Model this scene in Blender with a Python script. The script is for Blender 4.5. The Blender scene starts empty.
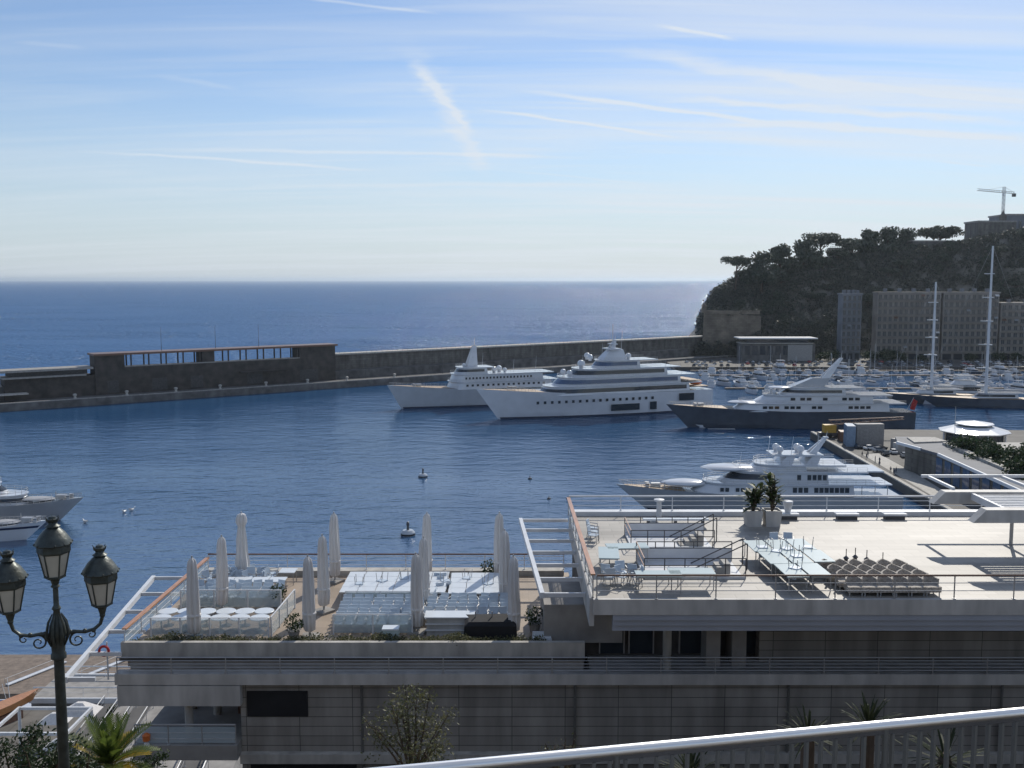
import bpy, math, random
from mathutils import Vector, Matrix
R = math.radians
rnd = random.Random(7)
sc = bpy.context.scene
col = sc.collection

# ---------------------------------------------------------------- camera, world, sun, exposure
F, CAMZ, PITCH = 1000.0, 55.0, math.atan(104 / 1000.0)
cam = bpy.data.cameras.new("camera"); cam.lens = 36 * F / 1024; cam.sensor_width = 36
cam.clip_start = 0.1; cam.clip_end = 90000
camo = bpy.data.objects.new("camera", cam); col.objects.link(camo)
camo.location = (0, 0, CAMZ); camo.rotation_euler = (math.pi / 2 - PITCH, 0, 0)
sc.camera = camo

SUN_AZ, SUN_EL = R(23), R(37)          # azimuth to the right of the view, elevation
w = bpy.data.worlds.new("World"); sc.world = w; w.use_nodes = True
nt = w.node_tree; nt.nodes.clear()
def N(t, kind, **kw):
    n = t.nodes.new(kind)
    for k, v in kw.items():
        if k.startswith("i_"):
            n.inputs[k[2:].replace("_", " ")].default_value = v
        else: setattr(n, k, v)
    return n
def world_sky():
    L = nt.links.new
    out = N(nt, "ShaderNodeOutputWorld")
    sky = N(nt, "ShaderNodeTexSky", sky_type='NISHITA', sun_disc=False, sun_elevation=SUN_EL,
            sun_rotation=SUN_AZ, altitude=0, air_density=1.0, dust_density=0.15, ozone_density=3.0)
    tint = N(nt, "ShaderNodeMix", data_type='RGBA', blend_type='MULTIPLY'); tint.inputs[0].default_value = 1
    L(sky.outputs[0], tint.inputs[6]); tint.inputs[7].default_value = (0.98, 0.965, 1.02, 1)
    bg = N(nt, "ShaderNodeBackground"); bg.inputs[1].default_value = 0.104
    L(tint.outputs[2], bg.inputs[0])
    tc = N(nt, "ShaderNodeTexCoord")
    sep = N(nt, "ShaderNodeSeparateXYZ"); L(tc.outputs['Generated'], sep.inputs[0])
    # cloud-layer coordinates: direction projected on a high plane
    zz = N(nt, "ShaderNodeMath", operation='ADD'); L(sep.outputs[2], zz.inputs[0]); zz.inputs[1].default_value = 0.10
    zm = N(nt, "ShaderNodeMath", operation='MAXIMUM'); L(zz.outputs[0], zm.inputs[0]); zm.inputs[1].default_value = 0.03
    dx = N(nt, "ShaderNodeMath", operation='DIVIDE'); L(sep.outputs[0], dx.inputs[0]); L(zm.outputs[0], dx.inputs[1])
    dy = N(nt, "ShaderNodeMath", operation='DIVIDE'); L(sep.outputs[1], dy.inputs[0]); L(zm.outputs[0], dy.inputs[1])
    cb = N(nt, "ShaderNodeCombineXYZ"); L(dx.outputs[0], cb.inputs[0]); L(dy.outputs[0], cb.inputs[1])
    def layer(scale, rot, nscale, lo, hi, detail=6, dist=0.6):
        mp = N(nt, "ShaderNodeMapping"); mp.inputs['Scale'].default_value = scale; mp.inputs['Rotation'].default_value = (0, 0, rot)
        L(cb.outputs[0], mp.inputs[0])
        no = N(nt, "ShaderNodeTexNoise"); no.inputs['Scale'].default_value = nscale; no.inputs['Detail'].default_value = detail
        no.inputs['Distortion'].default_value = dist; no.inputs['Roughness'].default_value = 0.55
        L(mp.outputs[0], no.inputs['Vector'])
        r = N(nt, "ShaderNodeMapRange"); r.inputs[1].default_value = lo; r.inputs[2].default_value = hi
        L(no.outputs[0], r.inputs[0]); return r.outputs[0]
    a = layer((0.25, 1.0, 1), R(14), 1.5, 0.42, 0.66)            # broad veils
    b = layer((0.10, 2.2, 1), R(10), 1.3, 0.50, 0.70, 5, 0.3)
    c3 = layer((0.30, 2.6, 1), R(-7), 2.6, 0.50, 0.78, 8, 0.9)    # fine fibres    # long streaks
    m = N(nt, "ShaderNodeMath", operation='MULTIPLY_ADD'); L(b, m.inputs[0]); m.inputs[1].default_value = 0.34
    m2 = N(nt, "ShaderNodeMath", operation='MULTIPLY'); L(a, m2.inputs[0]); m2.inputs[1].default_value = 0.55
    m3 = N(nt, 'ShaderNodeMath', operation='MULTIPLY_ADD'); L(c3, m3.inputs[0]); m3.inputs[1].default_value = .40; L(m2.outputs[0], m3.inputs[2]); L(m3.outputs[0], m.inputs[2])
    acc = m.outputs[0]
    # contrails: thin smeared bands along lines of the cloud layer (x0,y0)->(x1,y1), given as sky directions
    def contrail(p0, p1, wid, strength, fray):
        nonlocal acc
        def cl(p):
            d = Vector(((p[0] - 512) / F, 1, (384 - p[1]) / F)); d.rotate(Matrix.Rotation(-PITCH, 3, 'X')); d.normalize()
            k = max(d.z + 0.10, 0.03); return Vector((d.x / k, d.y / k, 0))
        A, B = cl(p0), cl(p1); mid = (A + B) / 2; dv = B - A; ln = dv.length; ang = math.atan2(dv.y, dv.x)
        mp = N(nt, "ShaderNodeMapping", vector_type='TEXTURE'); mp.inputs['Location'].default_value = mid
        mp.inputs['Rotation'].default_value = (0, 0, ang)
        nz = N(nt, "ShaderNodeTexNoise"); nz.inputs['Scale'].default_value = fray; nz.inputs['Detail'].default_value = 5
        L(cb.outputs[0], nz.inputs['Vector'])
        ad = N(nt, "ShaderNodeVectorMath", operation='MULTIPLY_ADD'); L(nz.outputs['Color'], ad.inputs[0])
        ad.inputs[1].default_value = (wid * 2.2,) * 3; 
        sb = N(nt, "ShaderNodeVectorMath", operation='SUBTRACT'); L(cb.outputs[0], sb.inputs[0]); sb.inputs[1].default_value = (wid * 1.1,) * 3
        L(sb.outputs[0], ad.inputs[2]); L(ad.outputs[0], mp.inputs[0])
        s = N(nt, "ShaderNodeSeparateXYZ"); L(mp.outputs[0], s.inputs[0])
        ay = N(nt, "ShaderNodeMath", operation='ABSOLUTE'); L(s.outputs[1], ay.inputs[0])
        r1 = N(nt, "ShaderNodeMapRange"); r1.interpolation_type = 'SMOOTHSTEP'
        L(ay.outputs[0], r1.inputs[0]); r1.inputs[1].default_value = wid; r1.inputs[2].default_value = 0; r1.inputs[3].default_value = 0; r1.inputs[4].default_value = strength
        ax = N(nt, "ShaderNodeMath", operation='ABSOLUTE'); L(s.outputs[0], ax.inputs[0])
        r2 = N(nt, "ShaderNodeMapRange"); r2.interpolation_type = 'SMOOTHSTEP'
        L(ax.outputs[0], r2.inputs[0]); r2.inputs[1].default_value = ln / 2; r2.inputs[2].default_value = ln * 0.2; r2.inputs[3].default_value = 0; r2.inputs[4].default_value = 1
        mu = N(nt, "ShaderNodeMath", operation='MULTIPLY_ADD'); L(r1.outputs[0], mu.inputs[0]); L(r2.outputs[0], mu.inputs[1]); L(acc, mu.inputs[2])
        acc = mu.outputs[0]
    for c in [((398, 26), (490, 182), .065, .55, 9), ((405, 50), (478, 140), .03, .6, 14), ((270, -6), (450, 16), .02, .6, 6),
              ((650, 24), (745, 42), .022, .55, 6), ((500, 88), (830, 132), .04, .9, 4), ((460, 106), (690, 140), .03, .8, 5),
              ((60, 150), (390, 172), .05, .9, 4), ((150, 74), (240, 90), .04, .3, 7), ((820, 84), (1060, 104), .04, .8, 5), ((560, 40), (900, 100), .09, .5, 5), ((600, 96), (1050, 126), .07, .6, 5),
              ((690, 120), (1060, 142), .07, .9, 4), ((930, 160), (1000, 168), .03, .45, 7), ((480, 168), (660, 186), .03, .35, 5),
              ((10, 42), (90, 50), .03, .3, 6), ((100, 150), (620, 160), .06, .7, 3), ((20, 196), (700, 186), .10, .4, 3)]:
        contrail(*c)
    gx = N(nt, 'ShaderNodeMapRange'); L(sep.outputs[0], gx.inputs[0]); gx.inputs[1].default_value = -.45; gx.inputs[2].default_value = .25; gx.inputs[3].default_value = .45; gx.inputs[4].default_value = 1.15
    ga = N(nt, 'ShaderNodeMath', operation='MULTIPLY', use_clamp=True); L(acc, ga.inputs[0]); L(gx.outputs[0], ga.inputs[1]); acc = ga.outputs[0]
    # horizon veil of far cirrus: thickens towards the horizon
    hv = N(nt, "ShaderNodeMapRange"); hv.interpolation_type = 'SMOOTHSTEP'; L(sep.outputs[2], hv.inputs[0])
    hv.inputs[1].default_value = 0.20; hv.inputs[2].default_value = -0.01; hv.inputs[3].default_value = 0.0; hv.inputs[4].default_value = 0.80
    tot = N(nt, "ShaderNodeMath", operation='MULTIPLY', use_clamp=True); L(acc, tot.inputs[0]); tot.inputs[1].default_value = .85
    cap = N(nt, "ShaderNodeMath", operation='MINIMUM'); L(tot.outputs[0], cap.inputs[0]); cap.inputs[1].default_value = 0.92
    cbg = N(nt, "ShaderNodeBackground"); cbg.inputs[0].default_value = (0.75, 0.805, 0.87, 1); cbg.inputs[1].default_value = 1.0
    hbg = N(nt, 'ShaderNodeBackground'); hbg.inputs[0].default_value = (.56, .67, .78, 1); hbg.inputs[1].default_value = .94
    hm = N(nt, 'ShaderNodeMixShader'); L(hv.outputs[0], hm.inputs[0]); L(bg.outputs[0], hm.inputs[1]); L(hbg.outputs[0], hm.inputs[2])
    mix = N(nt, "ShaderNodeMixShader"); L(cap.outputs[0], mix.inputs[0]); L(hm.outputs[0], mix.inputs[1]); L(cbg.outputs[0], mix.inputs[2])
    L(mix.outputs[0], out.inputs[0])
world_sky()
sl = bpy.data.lights.new("sun", 'SUN'); sl.energy = 3.6; sl.angle = R(0.5); sl.color = (1.0, 0.94, 0.84)
so = bpy.data.objects.new("sun", sl); col.objects.link(so)
sdir = Vector((math.sin(SUN_AZ) * math.cos(SUN_EL), math.cos(SUN_AZ) * math.cos(SUN_EL), math.sin(SUN_EL)))
so.rotation_euler = sdir.to_track_quat('Z', 'Y').to_euler(); so.location = (0, 0, 200)
vs = sc.view_settings; vs.view_transform = 'Standard'; vs.look = 'None'; vs.exposure = 0.0; vs.gamma = 1
try: sc.cycles.use_denoising = True; sc.cycles.sample_clamp_indirect = 6; sc.cycles.max_bounces = 6; sc.cycles.transparent_max_bounces = 8
except Exception: pass

# ---------------------------------------------------------------- measuring helpers
def ray(x, y):
    u = (384 - y) / F; c, s = math.cos(PITCH), math.sin(PITCH)
    return ((x - 512) / F, c + u * s, -s + u * c)
def atz(x, y, z):
    d = ray(x, y); k = (z - CAMZ) / d[2]; return Vector((d[0] * k, d[1] * k, z))
def atY(x, y, Y):
    d = ray(x, y); k = Y / d[1]; return Vector((d[0] * k, Y, CAMZ + d[2] * k))

# ---------------------------------------------------------------- materials
def mat(name, c, rough=.6, metal=0, var=.18, scale=1.5, bump=0, spec=.5, detail=4, stretch=None, kind=None, c2=None, brick=None, coat=0):
    m = bpy.data.materials.new(name); m.use_nodes = True; t = m.node_tree; L = t.links.new
    p = t.nodes["Principled BSDF"]; p.inputs['Roughness'].default_value = rough; p.inputs['Metallic'].default_value = metal
    p.inputs['Specular IOR Level'].default_value = spec
    if coat: p.inputs['Coat Weight'].default_value = coat
    tc = N(t, "ShaderNodeTexCoord"); mp = N(t, "ShaderNodeMapping"); L(tc.outputs['Object'], mp.inputs[0])
    if stretch: mp.inputs['Scale'].default_value = stretch
    no = N(t, "ShaderNodeTexNoise"); no.inputs['Scale'].default_value = scale; no.inputs['Detail'].default_value = detail; L(mp.outputs[0], no.inputs['Vector'])
    mx = N(t, "ShaderNodeMix", data_type='RGBA')
    r = N(t, "ShaderNodeMapRange"); r.inputs[1].default_value = .3; r.inputs[2].default_value = .7; L(no.outputs[0], r.inputs[0]); L(r.outputs[0], mx.inputs[0])
    cc = c2 or [min(1, v * (1 + var)) for v in c]
    mx.inputs[6].default_value = (*[v * (1 - var) for v in c], 1); mx.inputs[7].default_value = (*cc, 1)
    out = mx.outputs[2]; hgt = no.outputs[0]
    if brick:
        bw, bh, ms, mcol, plane = brick
        sp = N(t, "ShaderNodeSeparateXYZ"); L(tc.outputs['Object'], sp.inputs[0]); cb = N(t, "ShaderNodeCombineXYZ")
        L(sp.outputs[0 if plane[0] == 'x' else 1], cb.inputs[0]); L(sp.outputs[2 if plane[1] == 'z' else 1], cb.inputs[1])
        b = N(t, "ShaderNodeTexBrick"); b.offset = 0 if plane.endswith('0') else .5; b.squash = 1
        for k, v in (('Scale', 1), ('Brick Width', bw), ('Row Height', bh), ('Mortar Size', ms), ('Mortar Smooth', .1), ('Bias', 0)): b.inputs[k].default_value = v
        L(cb.outputs[0], b.inputs['Vector']); b.inputs['Color1'].default_value = (1, 1, 1, 1); b.inputs['Color2'].default_value = (.80, .80, .80, 1); b.inputs['Mortar'].default_value = (*mcol, 1)
        mu = N(t, "ShaderNodeMix", data_type='RGBA', blend_type='MULTIPLY'); mu.inputs[0].default_value = 1
        L(out, mu.inputs[6]); L(b.outputs[0], mu.inputs[7]); out = mu.outputs[2]
    L(out, p.inputs['Base Color'])
    if bump:
        bp = N(t, "ShaderNodeBump"); bp.inputs['Strength'].default_value = bump; bp.inputs['Distance'].default_value = .05; L(hgt, bp.inputs['Height']); L(bp.outputs[0], p.inputs['Normal'])
    return m
def leafmat(name, c, c2, trans=.25, spec=.3):
    m = bpy.data.materials.new(name); m.use_nodes = True; t = m.node_tree; L = t.links.new
    p = t.nodes["Principled BSDF"]; p.inputs['Roughness'].default_value = .55; p.inputs['Specular IOR Level'].default_value = spec
    g = N(t, "ShaderNodeNewGeometry"); oi = N(t, "ShaderNodeObjectInfo")
    tc = N(t, "ShaderNodeTexCoord"); no = N(t, "ShaderNodeTexNoise"); no.inputs['Scale'].default_value = .35; L(tc.outputs['Object'], no.inputs['Vector'])
    a = N(t, "ShaderNodeMath", operation='MULTIPLY_ADD'); L(g.outputs['Random Per Island'], a.inputs[0]); a.inputs[1].default_value = .5; L(no.outputs[0], a.inputs[2])
    b = N(t, "ShaderNodeMath", operation='MULTIPLY_ADD', use_clamp=True); L(a.outputs[0], b.inputs[0]); b.inputs[1].default_value = 1.3; b.inputs[2].default_value = -.5
    mx = N(t, "ShaderNodeMix", data_type='RGBA'); L(b.outputs[0], mx.inputs[0]); mx.inputs[6].default_value = (*c, 1); mx.inputs[7].default_value = (*c2, 1)
    L(mx.outputs[2], p.inputs['Base Color'])
    tr = N(t, "ShaderNodeBsdfTranslucent"); L(mx.outputs[2], tr.inputs[0]); ms = N(t, "ShaderNodeMixShader"); ms.inputs[0].default_value = trans
    L(p.outputs[0], ms.inputs[1]); L(tr.outputs[0], ms.inputs[2]); L(ms.outputs[0], t.nodes["Material Output"].inputs[0])
    return m
def glassmat(name, c, rough=.05):
    m = mat(name, c, rough, 0, .1, .8); m.node_tree.nodes["Principled BSDF"].inputs['Specular IOR Level'].default_value = .6; return m
def clearglass(name, tint, alpha):
    m = bpy.data.materials.new(name); m.use_nodes = True; p = m.node_tree.nodes["Principled BSDF"]
    p.inputs['Base Color'].default_value = (*tint, 1); p.inputs['Roughness'].default_value = .08; p.inputs['Alpha'].default_value = alpha; return m
M_ = {}
M_['white'] = mat("white_paint", (.66, .67, .68), .35, var=.08)
M_['hullwhite'] = mat("white_gelcoat", (.60, .62, .65), .18, var=.05, scale=.3, coat=.3)
M_['silver'] = mat("silver_gelcoat", (.34, .36, .38), .22, var=.06, scale=.3, coat=.3)
M_['hullgrey'] = mat("grey_gelcoat", (.42, .45, .48), .2, var=.06, scale=.3, coat=.3)
M_['hullnavy'] = mat("navy_gelcoat", (.050, .062, .082), .2, var=.15, scale=.3, coat=.4)
M_['boot'] = mat("boot_stripe", (.02, .03, .06), .3)
M_['teak'] = mat("teak_deck", (.38, .27, .17), .6, var=.2, scale=3)
M_['glassdk'] = glassmat("dark_window_glass", (.022, .030, .040))
M_['glassbl'] = glassmat("blue_window_glass", (.06, .10, .18))
M_['conc'] = mat("weathered_concrete", (.30, .285, .265), .85, var=.22, scale=.9, bump=.3)
M_['concdk'] = mat("stained_sea_concrete", (.12, .116, .112), .9, var=.4, scale=.25, bump=.3)
M_['concbr'] = mat("brown_sea_wall_stone", (.16, .148, .13), .9, var=.4, scale=.35, bump=.4, stretch=(1, 1, .3), brick=(2.6, 1.2, .06, (.6, .6, .6), 'xz'))
M_['conclt'] = mat("pale_concrete", (.40, .38, .345), .8, var=.24, scale=1.8, bump=.2, stretch=(1, 1, .3))
M_['fascia'] = mat("fascia_paint", (.46, .445, .42), .6, var=.2, scale=1.6, stretch=(1, 1, .25))
M_['louver'] = mat("blue_grey_louvre", (.36, .40, .47), .4, var=.08, scale=.6, metal=.2)
M_['panel'] = mat("stone_panels", (.29, .272, .245), .7, var=.30, scale=1.1, bump=.15, stretch=(1, 1, .16), brick=(2.45, .46, .016, (.25, .25, .25), 'xz0'))
M_['ashlar'] = mat("fortress_stone", (.19, .16, .125), .9, var=.35, scale=.15, bump=.4, brick=(3, 1.2, .06, (.6, .6, .6), 'xz'))
M_['deck'] = mat("pale_terrace_tiles", (.36, .335, .298), .55, var=.30, scale=.3, brick=(1.2, .6, .016, (.6, .6, .6), 'xy'), stretch=(.3, 1.6, 1))
M_['deckbr'] = mat("tan_terrace_tiles", (.36, .28, .205), .55, var=.14, scale=.4, brick=(.9, .9, .010, (.75, .75, .75), 'xy0'))
M_['wood'] = mat("varnished_wood", (.48, .22, .085), .35, var=.25, scale=3, stretch=(4, .4, 4), coat=.3)
M_['wooddk'] = mat("dark_wood", (.16, .085, .055), .45, var=.25, scale=3)
M_['pier'] = mat("pier_planks", (.24, .19, .15), .8, var=.25, scale=1.2, brick=(6, .3, .03, (.5, .5, .5), 'xy'))
M_['canvas'] = mat("parasol_canvas", (.66, .64, .62), .85, var=.1, scale=2.0, bump=.4, stretch=(3, 3, .4))
M_['canvgr'] = mat("grey_canvas", (.35, .36, .38), .8, var=.1)
M_['tealglass'] = mat("frosted_teal_glass", (.46, .55, .545), .3, var=.08, scale=.5)
M_['tabwhite'] = mat("white_table_laminate", (.66, .70, .73), .3, var=.05)
M_['plastic'] = mat("pale_blue_plastic", (.52, .60, .68), .4, var=.1)
M_['frame'] = mat('dull_window_frames', (.22, .19, .16), .6)
M_['sunlit_pave'] = mat('painted_sun_paving', (.42, .40, .36), .8, var=.2)  # sunlit part of the port quay, its sunlight put into a lighter colour
M_['galdark'] = mat('dark_brown_concrete', (.07, .06, .052), .9, var=.35, scale=.3, bump=.3)  # dark brown concrete with random tone variation
M_['hedge_paint'] = mat('dark_green_paint', (.03, .05, .04), .6)
M_['greybar'] = mat('grey_bar_paint', (.11, .108, .10), .5, var=.15)
M_['yucca'] = leafmat('yucca_leaves', (.022, .030, .018), (.055, .065, .035), .2, .05)
M_['wicker'] = mat("brown_wicker", (.42, .38, .33), .8, var=.35, scale=14, bump=.5)
M_['metal'] = mat("painted_steel", (.42, .42, .42), .4, metal=.5, var=.1)
M_['metaldk'] = mat("dark_steel", (.10, .10, .105), .45, metal=.5, var=.15)
M_['alu'] = mat("brushed_aluminium", (.85, .85, .85), .36, metal=1, var=.07, scale=8, stretch=(.2, 6, 6), bump=.06)
M_['iron'] = mat("patinated_cast_iron", (.055, .064, .058), .42, metal=.4, var=.35, scale=9, bump=.25)
M_['opal'] = mat("opal_lantern_glass", (.50, .46, .38), .3, var=.1, scale=4)
M_['black'] = mat("black_fabric", (.012, .012, .014), .8, var=.3)
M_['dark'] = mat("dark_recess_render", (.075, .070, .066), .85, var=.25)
M_['asph'] = mat("asphalt", (.055, .055, .058), .9, var=.25, scale=.4)
M_['quay'] = mat("quay_paving", (.095, .09, .082), .8, var=.25, scale=.2, brick=(4, 4, .05, (.7, .7, .7), 'xy'))  # dark tone holds the port quay's shade in the colour
M_['redm'] = mat("red_cloth", (.42, .03, .03), .8, var=.15)
M_['orange'] = mat("orange_paint", (.65, .16, .03), .5, var=.15)
M_['yellow'] = mat("yellow_paint", (.50, .30, .04), .5, var=.2)
M_['facade'] = mat("cream_apartment_render", (.26, .232, .205), .85, var=.28, scale=.12)
M_['facgrey'] = mat("grey_apartment_render", (.19, .20, .22), .85, var=.25, scale=.12)
M_['rock'] = mat("dark_cliff_rock", (.15, .14, .12), .95, var=.45, scale=.06, bump=.8)
M_['soil'] = mat("dry_soil", (.10, .08, .055), .95, var=.35, scale=.6, bump=.5)
M_['bark'] = mat("bark", (.09, .065, .045), .9, var=.3, scale=5, bump=.6)
M_['pine'] = leafmat("pine_needles", (.045, .058, .042), (.11, .125, .085), .12)
M_['slope'] = leafmat("macchia_leaves", (.045, .055, .045), (.12, .12, .09), .10)
M_['hedge'] = leafmat("hedge_leaves", (.015, .03, .012), (.05, .08, .03))
M_['olive'] = leafmat("olive_leaves", (.05, .065, .03), (.20, .19, .10), .3)
M_['frond'] = leafmat("palm_fronds", (.06, .10, .02), (.16, .20, .04), .45)
M_['frondyel'] = leafmat("yellowed_fronds", (.18, .16, .02), (.55, .36, .03), .45)
M_['banana'] = leafmat("banana_leaves", (.035, .06, .02), (.12, .14, .06), .35)
M_['blue'] = mat("blue_canvas", (.03, .06, .14), .7, var=.15)
M_['stripe'] = mat("navy_stripe", (.02, .03, .07), .3)
M_['skin'] = mat("skin", (.45, .30, .22), .6); M_['cloth'] = mat("dark_clothing", (.05, .06, .09), .9, var=.4)
M_['contblue'] = mat("blue_grey_container", (.20, .27, .36), .6, var=.15); M_['contgrey'] = mat("grey_container", (.30, .29, .28), .7, var=.15); 
M_['clear'] = clearglass("clear_balustrade_glass", (.55, .65, .70), .38)
M_['roofwht'] = mat("white_metal_roof", (.74, .75, .76), .3, var=.05)
M_['roofgr'] = mat("grey_zinc_roof", (.13, .14, .16), .75, var=.15, scale=.3)

def water_mat(nm, s0, s1, rough, cap, ca, cb_, dist):
    m = bpy.data.materials.new(nm); m.use_nodes = True; t = m.node_tree; L = t.links.new
    p = t.nodes["Principled BSDF"]; p.inputs['IOR'].default_value = 1.333; p.inputs['Specular IOR Level'].default_value = .5
    tc = N(t, "ShaderNodeTexCoord")
    def noise(sx, sy, s, d, ro=.55):
        mp = N(t, "ShaderNodeMapping"); mp.inputs['Scale'].default_value = (sx, sy, 1); L(tc.outputs['Object'], mp.inputs[0])
        n = N(t, "ShaderNodeTexNoise"); n.inputs['Scale'].default_value = s; n.inputs['Detail'].default_value = d; n.inputs['Roughness'].default_value = ro; L(mp.outputs[0], n.inputs['Vector']); return n.outputs[0]
    big = noise(.8, 1.4, .15, 3); rip = noise(.75, 1.3, .5, 4, .62); pat = noise(.5, 1, .008, 4)
    sw = noise(.8, 1.5, .015, 3)
    ad = N(t, "ShaderNodeMath", operation='MULTIPLY_ADD'); L(big, ad.inputs[0]); ad.inputs[1].default_value = 3.0; L(rip, ad.inputs[2])
    ad2 = N(t, "ShaderNodeMath", operation='MULTIPLY_ADD'); L(sw, ad2.inputs[0]); ad2.inputs[1].default_value = 5.0; L(ad.outputs[0], ad2.inputs[2])
    bp = N(t, "ShaderNodeBump"); bp.inputs['Distance'].default_value = dist; L(ad2.outputs[0], bp.inputs['Height'])
    ms = N(t, "ShaderNodeMapRange"); L(pat, ms.inputs[0]); ms.inputs[1].default_value = .35; ms.inputs[2].default_value = .65; ms.inputs[3].default_value = s0; ms.inputs[4].default_value = s1
    L(ms.outputs[0], bp.inputs['Strength']); L(bp.outputs[0], p.inputs['Normal'])
    p.inputs['Roughness'].default_value = 1; p.inputs['Specular IOR Level'].default_value = 0
    gl = N(t, 'ShaderNodeBsdfGlossy'); gl.inputs['Roughness'].default_value = rough; L(bp.outputs[0], gl.inputs['Normal'])
    fr = N(t, 'ShaderNodeFresnel'); fr.inputs[0].default_value = 1.333; L(bp.outputs[0], fr.inputs['Normal'])
    mn = N(t, 'ShaderNodeMath', operation='MINIMUM'); L(fr.outputs[0], mn.inputs[0]); mn.inputs[1].default_value = cap   # wave masking keeps grazing reflectance down
    sh = N(t, 'ShaderNodeMixShader'); L(mn.outputs[0], sh.inputs[0]); L(p.outputs[0], sh.inputs[1]); L(gl.outputs[0], sh.inputs[2]); L(sh.outputs[0], t.nodes['Material Output'].inputs[0])
    mx = N(t, "ShaderNodeMix", data_type='RGBA'); L(pat, mx.inputs[0]); mx.inputs[6].default_value = (*ca, 1); mx.inputs[7].default_value = (*cb_, 1)
    L(mx.outputs[2], p.inputs['Base Color'])
    return m
M_['water'] = water_mat('sea_water', .55, 1.2, .11, .20, (.040, .126, .290), (.054, .146, .315), 1.6)
M_['harbour'] = water_mat('harbour_water', .13, .42, .06, .42, (.015, .066, .155), (.024, .084, .185), .8)

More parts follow.
